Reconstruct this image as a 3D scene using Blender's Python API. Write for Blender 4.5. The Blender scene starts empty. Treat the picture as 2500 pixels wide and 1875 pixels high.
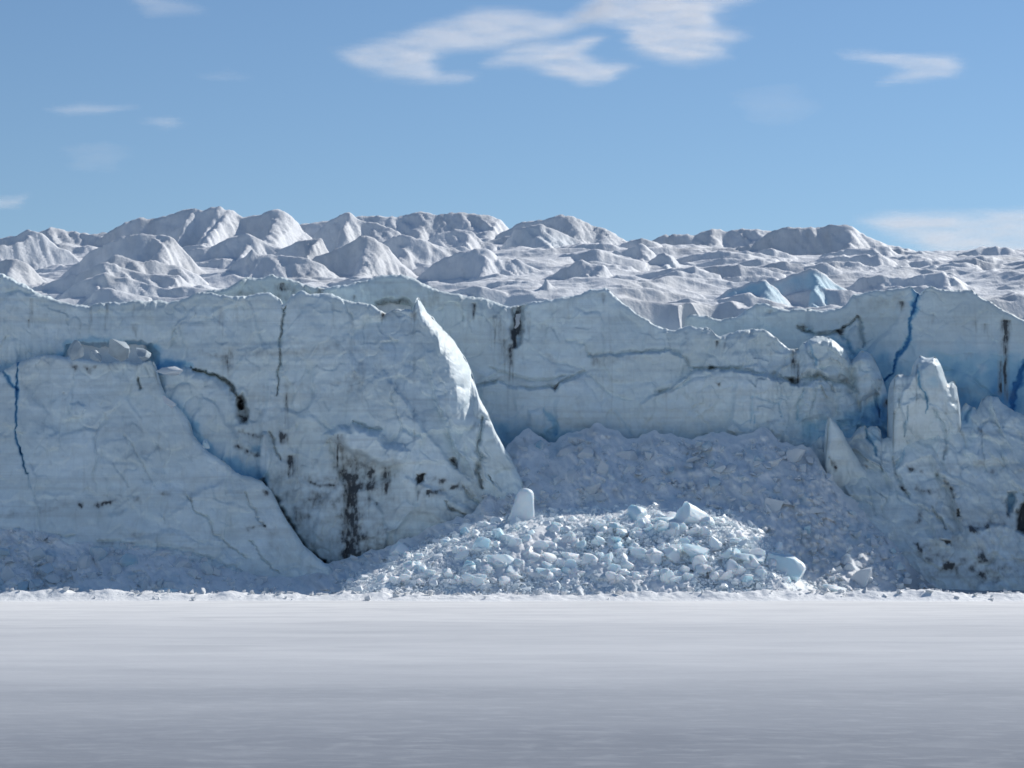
import bpy, bmesh, math, random
import numpy as np
from mathutils import Vector, Matrix

random.seed(7)
RNG = np.random.default_rng(11)
SC = bpy.context.scene
COL = SC.collection

# ------------------------------------------------------------------ camera, sky, sun, exposure
CAM_H = 8.0            # camera height above the frozen lake, metres
F = 5555.0             # focal length in pixels of the 2500 x 1875 photograph
YH = 1317.0            # row of the true horizon in the photograph
SUN_EL = math.radians(36.5)
SUN_AZ = math.radians(44.0)     # clockwise from +Y (the view direction): right and behind the ice

cam_data = bpy.data.cameras.new("camera")
cam_data.sensor_width = 36.0
cam_data.lens = 36.0 * F / 2500.0
cam_data.shift_y = (YH - 937.5) / 2500.0
cam_data.clip_start = 1.0
cam_data.clip_end = 60000.0
cam = bpy.data.objects.new("camera", cam_data)
cam.location = (0, 0, CAM_H)
cam.rotation_euler = (math.radians(90), 0, 0)
COL.objects.link(cam)
SC.camera = cam

world = bpy.data.worlds.new("World")
SC.world = world
world.use_nodes = True
wn = world.node_tree.nodes
wl = world.node_tree.links
wn.clear()
w_out = wn.new("ShaderNodeOutputWorld")
w_bg = wn.new("ShaderNodeBackground")
w_sky = wn.new("ShaderNodeTexSky")
w_sky.sky_type = 'NISHITA'
w_sky.sun_disc = False
w_sky.sun_elevation = SUN_EL
w_sky.sun_rotation = SUN_AZ
w_sky.altitude = 300.0
w_sky.air_density = 1.1
w_sky.dust_density = 0.0
w_sky.ozone_density = 5.6
w_bg.inputs["Strength"].default_value = 0.089
wl.new(w_sky.outputs[0], w_bg.inputs[0])
wl.new(w_bg.outputs[0], w_out.inputs[0])

TO_SUN = Vector((math.sin(SUN_AZ) * math.cos(SUN_EL), math.cos(SUN_AZ) * math.cos(SUN_EL), math.sin(SUN_EL)))
sun_data = bpy.data.lights.new("sun", 'SUN')
sun_data.energy = 4.6
sun_data.angle = math.radians(0.53)
sun_data.color = (1.0, 0.966, 0.905)
sun = bpy.data.objects.new("sun", sun_data)
sun.rotation_euler = TO_SUN.to_track_quat('Z', 'Y').to_euler()
sun.location = (200, 200, 200)
COL.objects.link(sun)

SC.render.engine = 'CYCLES'
SC.cycles.filter_width = 1.65
SC.cycles.max_bounces = 8
SC.cycles.diffuse_bounces = 6
SC.cycles.transparent_max_bounces = 16
SC.view_settings.view_transform = 'Standard'
SC.view_settings.look = 'None'
SC.view_settings.exposure = 0.0
SC.view_settings.gamma = 1.0
SC.view_settings.use_curve_mapping = False

# ------------------------------------------------------------------ helpers
def P(px, py, Y):
    """Point at depth Y metres that stands at (px, py) of the photograph."""
    px = np.asarray(px, float); py = np.asarray(py, float); Y = np.asarray(Y, float)
    return np.stack([(px - 1250.0) * Y / F, Y + 0 * px, CAM_H + (YH - py) * Y / F], -1)

def ip(pts, x):
    a = np.asarray(pts, float)
    return np.interp(x, a[:, 0], a[:, 1])

def sst(x):
    x = np.clip(x, 0, 1)
    return x * x * (3 - 2 * x)

def _h(ix, iy, iz, s):
    n = (ix * 374761393 + iy * 668265263 + iz * 1274126177 + s * 974634777) & 0x7fffffff
    n = ((n ^ (n >> 13)) * 1103515245) & 0x7fffffff
    n = ((n ^ (n >> 15)) * 12345679) & 0x7fffffff
    return ((n ^ (n >> 14)) & 0xffff).astype(np.float64) / 32767.5 - 1.0

def vnoise(x, y, z=0.0, s=0):
    x = np.asarray(x, float); y = np.asarray(y, float)
    z = np.zeros_like(x) + z
    ix = np.floor(x).astype(np.int64); iy = np.floor(y).astype(np.int64); iz = np.floor(z).astype(np.int64)
    fx = x - ix; fy = y - iy; fz = z - iz
    fx = fx ** 3 * (fx * (fx * 6 - 15) + 10); fy = fy ** 3 * (fy * (fy * 6 - 15) + 10)
    def plane(k):
        a = _h(ix, iy, iz + k, s); b = _h(ix + 1, iy, iz + k, s)
        c = _h(ix, iy + 1, iz + k, s); d = _h(ix + 1, iy + 1, iz + k, s)
        return (a + (b - a) * fx) * (1 - fy) + (c + (d - c) * fx) * fy
    if not np.any(z):
        return plane(0)
    fz = fz ** 3 * (fz * (fz * 6 - 15) + 10)
    return plane(0) * (1 - fz) + plane(1) * fz

def fbm(x, y, octaves=4, s=0, gain=0.5):
    t = 0.0; a = 1.0; n = 0.0; x = np.asarray(x, float); y = np.asarray(y, float)
    for o in range(octaves):
        t = t + a * vnoise(x, y, 0.0, s + o * 17)
        n += a; a *= gain
        x, y = (x * 1.62 + y * 1.18) + 3.7, (y * 1.62 - x * 1.18) - 9.1
    return t / n

def ridged(x, y, octaves=4, s=0):
    t = 0.0; a = 1.0; n = 0.0; x = np.asarray(x, float); y = np.asarray(y, float)
    for o in range(octaves):
        v = 1 - np.abs(vnoise(x, y, 0.0, s + o * 13)) * 2
        t = t + a * v; n += a; a *= 0.5
        x, y = (x * 1.62 + y * 1.18) + 3.7, (y * 1.62 - x * 1.18) - 9.1
    return t / n

def worley(x, y, s=0):
    """distance to the nearest feature point, and that point's random value"""
    ix = np.floor(x).astype(np.int64); iy = np.floor(y).astype(np.int64)
    best = np.full(x.shape, 9.0); best2 = np.full(x.shape, 9.0); val = np.zeros(x.shape)
    z = np.zeros_like(ix)
    for dx in (-1, 0, 1):
        for dy in (-1, 0, 1):
            cx = ix + dx; cy = iy + dy
            qx = cx + 0.5 + 0.5 * _h(cx, cy, z, s); qy = cy + 0.5 + 0.5 * _h(cx, cy, z, s + 5)
            d = np.hypot(x - qx, y - qy)
            m = d < best
            best2 = np.where(m, best, np.minimum(best2, d))
            val = np.where(m, _h(cx, cy, z, s + 9), val)
            best = np.where(m, d, best)
    return best, best2, val

def facets(x, y, s=0):
    """broken planes: each cell is a tilted facet; returns offset (about -1..1) and distance to the joint"""
    ix = np.floor(x).astype(np.int64); iy = np.floor(y).astype(np.int64)
    best = np.full(x.shape, 9.0); best2 = np.full(x.shape, 9.0); out = np.zeros(x.shape)
    z = np.zeros_like(ix)
    for dx in (-1, 0, 1):
        for dy in (-1, 0, 1):
            cx = ix + dx; cy = iy + dy
            ex = x - (cx + 0.5 + 0.48 * _h(cx, cy, z, s)); ey = y - (cy + 0.5 + 0.48 * _h(cx, cy, z, s + 5))
            d = np.hypot(ex, ey)
            m = d < best
            best2 = np.where(m, best, np.minimum(best2, d))
            out = np.where(m, 0.35 * _h(cx, cy, z, s + 9) + 1.1 * _h(cx, cy, z, s + 11) * ex + 1.1 * _h(cx, cy, z, s + 13) * ey, out)
            best = np.where(m, d, best)
    return out, best2 - best

def seg_dist(PX, PY, pts):
    """distance to a polyline and the side (+ below a line drawn left to right)"""
    best = np.full(PX.shape, 1e9); side = np.zeros(PX.shape); tt = np.zeros(PX.shape)
    n = len(pts) - 1
    for i in range(n):
        x0, y0 = pts[i][:2]; x1, y1 = pts[i + 1][:2]
        dx, dy = x1 - x0, y1 - y0
        L = dx * dx + dy * dy + 1e-9
        t = np.clip(((PX - x0) * dx + (PY - y0) * dy) / L, 0, 1)
        ex = PX - (x0 + t * dx); ey = PY - (y0 + t * dy)
        d = np.hypot(ex, ey)
        m = d < best
        best = np.where(m, d, best)
        side = np.where(m, np.sign(dx * ey - dy * ex), side)
        tt = np.where(m, (i + t) / n, tt)
    return best, side, tt

def poly_sd(PX, PY, poly):
    """signed distance to a polygon, + inside"""
    d, _, _ = seg_dist(PX, PY, list(poly) + [poly[0]])
    inside = np.zeros(PX.shape, bool)
    n = len(poly)
    for i in range(n):
        x0, y0 = poly[i]; x1, y1 = poly[(i + 1) % n]
        if y0 == y1:
            continue
        c = ((y0 > PY) != (y1 > PY)) & (PX < (x1 - x0) * (PY - y0) / (y1 - y0) + x0)
        inside ^= c
    return np.where(inside, d, -d)

def apply_features(PX, PY, feats, proud, blue, dirt_shade, seed=0):
    """carves the traced cracks, steps, flakes and stains into a cliff, with shade painted in its hollows (metres towards the viewer)"""
    wx = PX + 7 * fbm(PX / 26, PY / 26, 3, seed + 3) + 2.5 * fbm(PX / 8, PY / 8, 2, seed + 5)
    wy = PY + 7 * fbm(PX / 26, PY / 26, 3, seed + 7) + 2.5 * fbm(PX / 8, PY / 8, 2, seed + 9)
    brk = 0.55 + 0.75 * fbm(PX / 14, PY / 14, 3, seed + 21)
    for ft in feats:
        k = ft[0]
        if k == 'drip':
            _, x, y0, y1, w, dd = ft[:6]
            pts = [(x, y0), (x - 3, y1)]; pad = w * 4 + 20
        else:
            pts = ft[1]; pad = 90
        if k == 'edge':
            pad = ft[4] * 2.5 + 30
        a = np.asarray([p[:2] for p in pts], float)
        m = (PX > a[:, 0].min() - pad) & (PX < a[:, 0].max() + pad) & (PY > a[:, 1].min() - pad) & (PY < a[:, 1].max() + pad)
        if not m.any():
            continue
        X = wx[m]; Yv = wy[m]; B = brk[m]
        if k == 'crack':
            _, _, w, dep, bl, di = ft
            d, _, t = seg_dist(X, Yv, pts)
            ww = 0.62 * w * (0.5 + 0.9 * B) * (0.45 + 0.55 * np.sqrt(np.clip(4 * t * (1 - t), 0, 1)))
            g = np.exp(-(d / ww) ** 2)
            proud[m] -= dep * g
            g2 = np.exp(-(d / (ww * 1.25)) ** 2)
            blue[m] += bl * g2; dirt_shade[m] += 0.40 * di * g2 * np.clip(-0.1 + 1.5 * B, 0, 1.5)  # paints shade into the groove
        elif k == 'raise':
            _, _, soft, amt, bl, di = ft
            sd = poly_sd(X, Yv, pts)
            g = sst(sd / soft)
            proud[m] += amt * np.sqrt(g)
            blue[m] += bl * g; dirt_shade[m] += di * g * (0.5 + 0.8 * B)  # for pits this paints their shade
        elif k == 'tint':
            _, _, soft, bl, di = ft
            sd = poly_sd(X, Yv, pts)
            g = sst(0.5 + sd / soft / 2)
            tall = np.ptp(a[:, 1]) > 1.1 * np.ptp(a[:, 0])
            stk = 0.8 * fbm(PX[m] / 11, PY[m] / 44, 3, seed + 71) if tall else fbm(PX[m] / 22, PY[m] / 18, 4, seed + 71)
            blue[m] += bl * g * (0.8 + 0.5 * fbm(X / 30, Yv / 30, 2, seed + 73)); dirt_shade[m] += di * g * np.clip(0.25 + 0.6 * B + 1.1 * stk + 0.15, 0.1, 1.4)
        elif k == 'line':
            _, _, w, bl, di = ft
            d, _, t = seg_dist(X, Yv, pts)
            g = np.exp(-(d / (w * (0.6 + 0.7 * B))) ** 2)
            blue[m] += bl * g; dirt_shade[m] += di * g * np.clip(1.4 * B, 0, 1.6)
        elif k == 'drip':
            px_ = PX[m] + 2.5 * fbm(PX[m] / 9, PY[m] / 30, 2, seed + 31)
            t = (PY[m] - y0) / (y1 - y0)
            up = sst((t + 0.05) / 0.08) * (1 - sst((t - 0.45 - 0.4 * vnoise(PX[m] / 4.0, PX[m] * 0, 0, seed + 41)) / 0.5))
            g = np.exp(-((px_ - x) / w) ** 2) * up
            dirt_shade[m] += dd * g * (0.6 + 0.7 * fbm(PX[m] / 5, PY[m] / 22, 3, seed + 51) + 0.2)
            proud[m] -= 0.25 * dd * g
        elif k == 'edge':
            _, _, off, w, reach, bl, di = ft
            d, s, t = seg_dist(X, Yv, pts)
            sd = d * s
            taper = np.sqrt(np.clip(6 * t * (1 - t), 0, 1))
            proud[m] += off * taper * sst(sd / w + 0.5) * np.exp(-np.maximum(sd, 0) / reach)
            g = np.exp(-((sd + w * 0.6) / w) ** 2) * taper
            blue[m] += bl * g; dirt_shade[m] += di * g * (0.5 + 0.7 * B)  # paints shade in the recess above the step

def set_props(o, label=None, cat=None, group=None, kind=None):
    if label: o["label"] = label
    if cat: o["category"] = cat
    if group: o["group"] = group
    if kind: o["kind"] = kind
    return o

def mesh_obj(name, verts, faces, mat, attrs=None, smooth=True):
    me = bpy.data.meshes.new(name)
    verts = np.ascontiguousarray(verts, np.float32).reshape(-1, 3)
    faces = np.ascontiguousarray(faces, np.int32)
    nf, k = faces.shape
    me.vertices.add(len(verts)); me.vertices.foreach_set("co", verts.ravel())
    me.loops.add(nf * k); me.loops.foreach_set("vertex_index", faces.ravel())
    me.polygons.add(nf)
    me.polygons.foreach_set("loop_start", np.arange(0, nf * k, k, dtype=np.int32))
    me.polygons.foreach_set("loop_total", np.full(nf, k, np.int32))
    me.polygons.foreach_set("use_smooth", np.full(nf, smooth, bool))
    me.update(calc_edges=True)
    for nm, arr in (attrs or {}).items():
        at = me.attributes.new(nm, 'FLOAT', 'POINT')
        at.data.foreach_set("value", np.ascontiguousarray(arr, np.float32).ravel())
    me.materials.append(mat)
    o = bpy.data.objects.new(name, me)
    COL.objects.link(o)
    return o

def grid_faces(nr, nc, flip=False):
    i = np.arange(nr * nc).reshape(nr, nc)
    q = np.stack([i[:-1, :-1], i[:-1, 1:], i[1:, 1:], i[1:, :-1]], -1).reshape(-1, 4)
    return q[:, ::-1] if flip else q

# ------------------------------------------------------------------ materials
class NT:
    def __init__(self, name):
        self.m = bpy.data.materials.new(name); self.m.use_nodes = True
        self.t = self.m.node_tree; self.t.nodes.clear()
        self.out = self.t.nodes.new("ShaderNodeOutputMaterial")
    def n(self, typ, **kw):
        nd = self.t.nodes.new(typ)
        for k, v in kw.items():
            setattr(nd, k, v)
        return nd
    def l(self, a, b):
        self.t.links.new(a, b)
    def pos(self, scale=(1, 1, 1), rot=(0, 0, 0), obj=False):
        if obj:
            src = self.n("ShaderNodeTexCoord").outputs["Object"]
        else:
            src = self.n("ShaderNodeNewGeometry").outputs["Position"]
        mp = self.n("ShaderNodeMapping")
        mp.inputs["Scale"].default_value = scale; mp.inputs["Rotation"].default_value = rot
        self.l(src, mp.inputs["Vector"])
        return mp.outputs[0]
    def noise(self, vec, scale, detail=4, rough=0.55, dist=0.0):
        nd = self.n("ShaderNodeTexNoise")
        nd.inputs["Scale"].default_value = scale; nd.inputs["Detail"].default_value = detail
        nd.inputs["Roughness"].default_value = rough; nd.inputs["Distortion"].default_value = dist
        self.l(vec, nd.inputs["Vector"])
        return nd.outputs["Fac"]
    def ramp(self, fac, stops, interp='LINEAR'):
        r = self.n("ShaderNodeValToRGB"); r.color_ramp.interpolation = interp
        e = r.color_ramp.elements
        while len(e) < len(stops):
            e.new(0.5)
        for i, (p, c) in enumerate(stops):
            e[i].position = p
            e[i].color = (c, c, c, 1) if isinstance(c, (int, float)) else (*c, 1)
        self.l(fac, r.inputs[0])
        return r.outputs[0]
    def mix(self, fac, a, b, mode='MIX'):
        m = self.n("ShaderNodeMix", data_type='RGBA', blend_type=mode)
        m.clamp_factor = True
        for i, v in ((0, fac), (6, a), (7, b)):
            if hasattr(v, "links"):
                self.l(v, m.inputs[i])
            elif i == 0:
                m.inputs[0].default_value = v
            else:
                m.inputs[i].default_value = (*v, 1)
        return m.outputs[2]
    def math(self, op, a, b=None, clamp=False):
        m = self.n("ShaderNodeMath", operation=op); m.use_clamp = clamp
        for i, v in ((0, a), (1, b)):
            if v is None:
                continue
            if hasattr(v, "links"):
                self.l(v, m.inputs[i])
            else:
                m.inputs[i].default_value = v
        return m.outputs[0]
    def attr(self, name):
        a = self.n("ShaderNodeAttribute"); a.attribute_name = name
        return a.outputs["Fac"]
    def bump(self, h, strength, dist):
        b = self.n("ShaderNodeBump"); b.inputs["Strength"].default_value = strength
        b.inputs["Distance"].default_value = dist
        self.l(h, b.inputs["Height"])
        return b.outputs[0]
    def principled(self, col, rough=0.6, normal=None, spec=0.3, sss=0.0, radius=None, scale=0.3):
        p = self.n("ShaderNodeBsdfPrincipled")
        if hasattr(col, "links"): self.l(col, p.inputs["Base Color"])
        else: p.inputs["Base Color"].default_value = (*col, 1)
        if hasattr(rough, "links"): self.l(rough, p.inputs["Roughness"])
        else: p.inputs["Roughness"].default_value = rough
        p.inputs["Specular IOR Level"].default_value = spec
        p.inputs["IOR"].default_value = 1.31
        if sss:
            p.inputs["Subsurface Weight"].default_value = sss
            p.inputs["Subsurface Radius"].default_value = radius
            p.inputs["Subsurface Scale"].default_value = scale
        if normal is not None: self.l(normal, p.inputs["Normal"])
        return p.outputs[0]

def ice_material():
    """cliff ice: pale bubbly ice, clean blue ice where it has split, silt in stains, strata and runnels, painted shade in cracks and pits"""
    t = NT("cliff_ice")
    v = t.pos()
    big = t.noise(t.pos((0.09, 0.09, 0.14)), 1.0, 3)
    mid = t.noise(t.pos((0.35, 0.35, 0.55)), 1.0, 5, 0.6)
    col = t.mix(t.ramp(big, [(0.38, 0.0), (0.62, 1.0)]), (0.72, 0.81, 0.825), (0.76, 0.855, 0.89))
    col = t.mix(t.ramp(mid, [(0.42, 0.0), (0.72, 0.62)]), col, (0.61, 0.67, 0.67))
    wash = t.noise(t.pos((0.05, 0.05, 0.085)), 1.0, 4, 0.6, 0.5)
    col = t.mix(t.ramp(wash, [(0.48, 0.0), (0.68, 0.55)]), col, (0.575, 0.64, 0.645))
    # silt layers: thin wavy level bands
    st = t.noise(t.pos((0.025, 0.025, 0.62)), 1.0, 5, 0.65, 0.5)
    col = t.mix(t.ramp(st, [(0.50, 0.0), (0.70, 0.42)]), col, (0.45, 0.485, 0.485))
    # runnels of silt washed down from the crest
    run = t.noise(t.pos((0.9, 0.5, 0.045)), 1.0, 4, 0.6, 0.6)
    col = t.mix(t.ramp(run, [(0.56, 0.0), (0.80, 0.34)]), col, (0.38, 0.405, 0.40))
    # clean blue ice
    bl = t.attr("blue")
    bcol = t.ramp(bl, [(0.0, (0.64, 0.73, 0.79)), (0.35, (0.37, 0.58, 0.70)), (0.7, (0.16, 0.37, 0.57)), (1.0, (0.07, 0.23, 0.46))])
    col = t.mix(t.ramp(bl, [(0.0, 0.0), (0.30, 1.0)]), col, bcol)
    # silt stains, plus shade painted into cracks, pits and hollows
    di = t.attr("dirt_shade")
    fine = t.noise(t.pos((2.2, 1.5, 1.0)), 1.0, 5, 0.65)
    dd = t.math('MULTIPLY', di, t.ramp(fine, [(0.25, 0.55), (0.70, 1.25)]))
    dcol = t.mix(t.ramp(dd, [(0.40, 0.0), (1.25, 1.0)]), (0.34, 0.36, 0.36), (0.075, 0.08, 0.087))
    col = t.mix(t.ramp(dd, [(0.05, 0.0), (1.0, 0.97)]), col, dcol)
    hb = t.math('ADD', t.math('MULTIPLY', t.noise(v, 0.55, 6, 0.6), 1.0), t.math('MULTIPLY', t.noise(t.pos((1.6, 1.2, 0.9)), 1.0, 4, 0.6), 0.35))
    nrm = t.bump(hb, 0.32, 0.5)
    t.l(t.principled(col, 0.52, nrm, 0.25), t.out.inputs[0])
    return t.m

def snow_ice_material():
    """weathered white crust of the glacier top, dusted with silt; blue where walls are freshly broken"""
    t = NT("weathered_glacier_ice")
    v = t.pos()
    a = t.noise(t.pos((0.10, 0.05, 0.10)), 1.0, 4, 0.6)
    b = t.noise(t.pos((0.9, 0.12, 0.5)), 1.0, 5, 0.6, 0.4)
    col = t.mix(t.ramp(a, [(0.36, 0.0), (0.66, 1.0)]), (0.83, 0.84, 0.855), (0.72, 0.735, 0.755))
    col = t.mix(t.ramp(b, [(0.50, 0.0), (0.78, 0.42)]), col, (0.52, 0.53, 0.54))
    di = t.attr("dirt_shade")
    col = t.mix(t.ramp(di, [(0.0, 0.0), (1.0, 0.8)]), col, (0.30, 0.305, 0.31))
    bl = t.attr("blue")
    bcol = t.ramp(bl, [(0.0, (0.66, 0.75, 0.80)), (0.5, (0.52, 0.71, 0.80)), (1.0, (0.30, 0.55, 0.70))])
    col = t.mix(t.ramp(bl, [(0.0, 0.0), (0.35, 1.0)]), col, bcol)
    hb = t.math('ADD', t.noise(v, 0.6, 6, 0.6), t.math('MULTIPLY', b, 0.7))
    nrm = t.bump(hb, 0.45, 0.5)
    t.l(t.principled(col, 0.62, nrm, 0.2), t.out.inputs[0])
    return t.m

def rubble_material(name, c0, c1, blue, sss=0.55, scale=0.35):
    t = NT(name)
    oi = t.n("ShaderNodeObjectInfo").outputs["Random"]
    n = t.noise(t.pos((0.5, 0.5, 0.5)), 1.0, 4, 0.6)
    col = t.mix(t.ramp(n, [(0.38, 0.0), (0.64, 1.0)]), c0, c1)
    k = t.math('MULTIPLY', t.ramp(oi, [(0.55, 0.0), (1.0, 1.0)]), t.ramp(t.noise(t.pos((0.3, 0.3, 0.3)), 1.0, 2), [(0.4, 0.2), (0.6, 1.0)]))
    col = t.mix(k, col, blue)
    nrm = t.bump(t.noise(t.pos(), 2.2, 4, 0.6), 0.35, 0.12)
    t.l(t.principled(col, 0.5, nrm, 0.3, sss, (0.62, 0.86, 1.0), scale), t.out.inputs[0])
    return t.m

def talus_material():
    t = NT("talus_snow_and_ice")
    n = t.noise(t.pos((0.25, 0.25, 0.25)), 1.0, 5, 0.6)
    col = t.mix(t.ramp(n, [(0.36, 0.0), (0.66, 1.0)]), (0.875, 0.885, 0.885), (0.92, 0.92, 0.915))
    m2 = t.noise(t.pos((1.1, 1.1, 1.1)), 1.0, 5, 0.65)
    col = t.mix(t.ramp(m2, [(0.55, 0.0), (0.80, 0.6)]), col, (0.56, 0.575, 0.59))
    di = t.attr("dirt_shade")
    col = t.mix(t.ramp(di, [(0.0, 0.0), (1.0, 0.95)]), col, (0.14, 0.145, 0.15))
    bl = t.attr("blue")
    col = t.mix(t.ramp(bl, [(0.0, 0.0), (1.0, 1.0)]), col, (0.30, 0.50, 0.63))
    nrm = t.bump(t.noise(t.pos(), 1.3, 6, 0.62), 0.6, 0.35)
    t.l(t.principled(col, 0.6, nrm, 0.2), t.out.inputs[0])
    return t.m

def lake_material():
    """frozen lake: white by the glacier, turning grey towards the viewer"""
    t = NT("snow_on_lake_ice")
    g = t.n("ShaderNodeNewGeometry").outputs["Position"]
    sep = t.n("ShaderNodeSeparateXYZ"); t.l(g, sep.inputs[0])
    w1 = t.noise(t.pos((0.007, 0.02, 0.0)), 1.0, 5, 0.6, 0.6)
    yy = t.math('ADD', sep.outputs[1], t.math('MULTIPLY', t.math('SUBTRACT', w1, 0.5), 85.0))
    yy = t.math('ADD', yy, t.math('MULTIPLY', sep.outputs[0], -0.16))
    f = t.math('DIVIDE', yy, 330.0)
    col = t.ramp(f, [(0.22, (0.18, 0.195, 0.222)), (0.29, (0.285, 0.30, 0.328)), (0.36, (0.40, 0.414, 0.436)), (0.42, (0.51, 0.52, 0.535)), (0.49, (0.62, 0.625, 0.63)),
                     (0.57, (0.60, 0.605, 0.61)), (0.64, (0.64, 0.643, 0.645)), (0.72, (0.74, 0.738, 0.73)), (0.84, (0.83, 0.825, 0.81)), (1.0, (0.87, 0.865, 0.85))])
    s1 = t.noise(t.pos((0.45, 0.7, 0.0)), 1.0, 4, 0.6, 0.6)
    col = t.mix(t.ramp(s1, [(0.48, 0.0), (0.74, 0.24)]), col, (0.62, 0.635, 0.65))
    s3 = t.noise(t.pos((0.11, 0.22, 0.0)), 1.0, 4, 0.6, 0.5)
    col = t.mix(t.ramp(s3, [(0.45, 0.0), (0.72, 0.20)]), col, (0.30, 0.315, 0.34))
    s2 = t.noise(t.pos((0.045, 0.16, 0.0)), 1.0, 5, 0.55, 0.5)
    col = t.mix(t.ramp(s2, [(0.44, 0.0), (0.72, 0.30)]), col, (0.36, 0.375, 0.40))
    hb = t.math('ADD', t.noise(t.pos((0.8, 1.0, 1)), 1.0, 5, 0.6), t.math('MULTIPLY', t.noise(t.pos((0.12, 0.3, 1)), 1.0, 3, 0.5), 2.0))
    nrm = t.bump(hb, 0.25, 0.15)
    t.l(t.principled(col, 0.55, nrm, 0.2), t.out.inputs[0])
    return t.m

def cloud_material():
    t = NT("thin_cloud")
    den = t.attr("cover")
    n = t.noise(t.pos((0.0016, 0.0007, 0.004)), 1.0, 6, 0.6, 0.6)
    a = t.math('MULTIPLY', den, t.ramp(n, [(0.30, 0.9), (0.62, 1.0)]), True)
    d = t.n("ShaderNodeBsdfDiffuse"); d.inputs[0].default_value = (0.85, 0.85, 0.86, 1)
    tr = t.n("ShaderNodeBsdfTranslucent"); tr.inputs[0].default_value = (0.88, 0.87, 0.86, 1)
    ms = t.n("ShaderNodeMixShader"); ms.inputs[0].default_value = 0.62
    t.l(d.outputs[0], ms.inputs[1]); t.l(tr.outputs[0], ms.inputs[2])
    tp = t.n("ShaderNodeBsdfTransparent")
    m2 = t.n("ShaderNodeMixShader")
    t.l(a, m2.inputs[0]); t.l(tp.outputs[0], m2.inputs[1]); t.l(ms.outputs[0], m2.inputs[2])
    t.l(m2.outputs[0], t.out.inputs[0])
    return t.m

M_ICE = ice_material()
M_TOP = snow_ice_material()
M_TALUS = talus_material()
M_BANK = talus_material()
M_BANK.name = 'crusted_snow'
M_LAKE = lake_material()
M_CLOUD = cloud_material()
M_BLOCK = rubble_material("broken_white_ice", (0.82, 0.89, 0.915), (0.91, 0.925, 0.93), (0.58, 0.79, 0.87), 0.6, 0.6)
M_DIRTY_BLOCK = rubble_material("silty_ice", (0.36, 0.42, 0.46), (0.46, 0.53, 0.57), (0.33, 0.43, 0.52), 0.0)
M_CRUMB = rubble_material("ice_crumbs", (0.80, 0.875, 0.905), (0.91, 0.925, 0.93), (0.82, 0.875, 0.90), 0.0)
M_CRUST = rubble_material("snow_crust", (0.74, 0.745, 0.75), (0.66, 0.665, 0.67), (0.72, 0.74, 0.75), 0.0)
M_SHADE_BLOCK = rubble_material("shaded_broken_ice", (0.60, 0.65, 0.69), (0.66, 0.69, 0.71), (0.34, 0.55, 0.66), 0.3)  # darker copy of the broken ice for blocks lying in shade

# ------------------------------------------------------------------ frozen lake
def build_lake():
    ys = np.concatenate([[-3000, -600, -100, 20], np.arange(60, 320, 2.0), [340, 400, 700, 2000, 9000, 30000]])
    xs = np.concatenate([[-30000, -6000, -900, -250], np.arange(-110, 110.1, 2.0), [250, 900, 6000, 30000]])
    X, Y = np.meshgrid(xs, ys)
    w = np.exp(-np.maximum(np.abs(X) - 90, 0) / 30) * sst((Y - 40) / 30) * (1 - sst((Y - 310) / 20))
    Z = w * (0.10 * fbm(X / 30, Y / 22, 4, 90) + 0.05 * fbm(X / 7, Y / 5, 3, 91))
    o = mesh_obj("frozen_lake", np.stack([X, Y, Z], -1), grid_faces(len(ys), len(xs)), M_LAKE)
    set_props(o, "flat snow-dusted frozen lake, white by the glacier and grey nearer", kind="structure")
build_lake()

# ------------------------------------------------------------------ cliffs
LIP = [(0.25, 0.10), (0.7, 0.16), (1.4, 0.12), (2.6, -0.1), (4.5, -0.9), (8.0, -2.6), (14.0, -7.0)]

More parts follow.
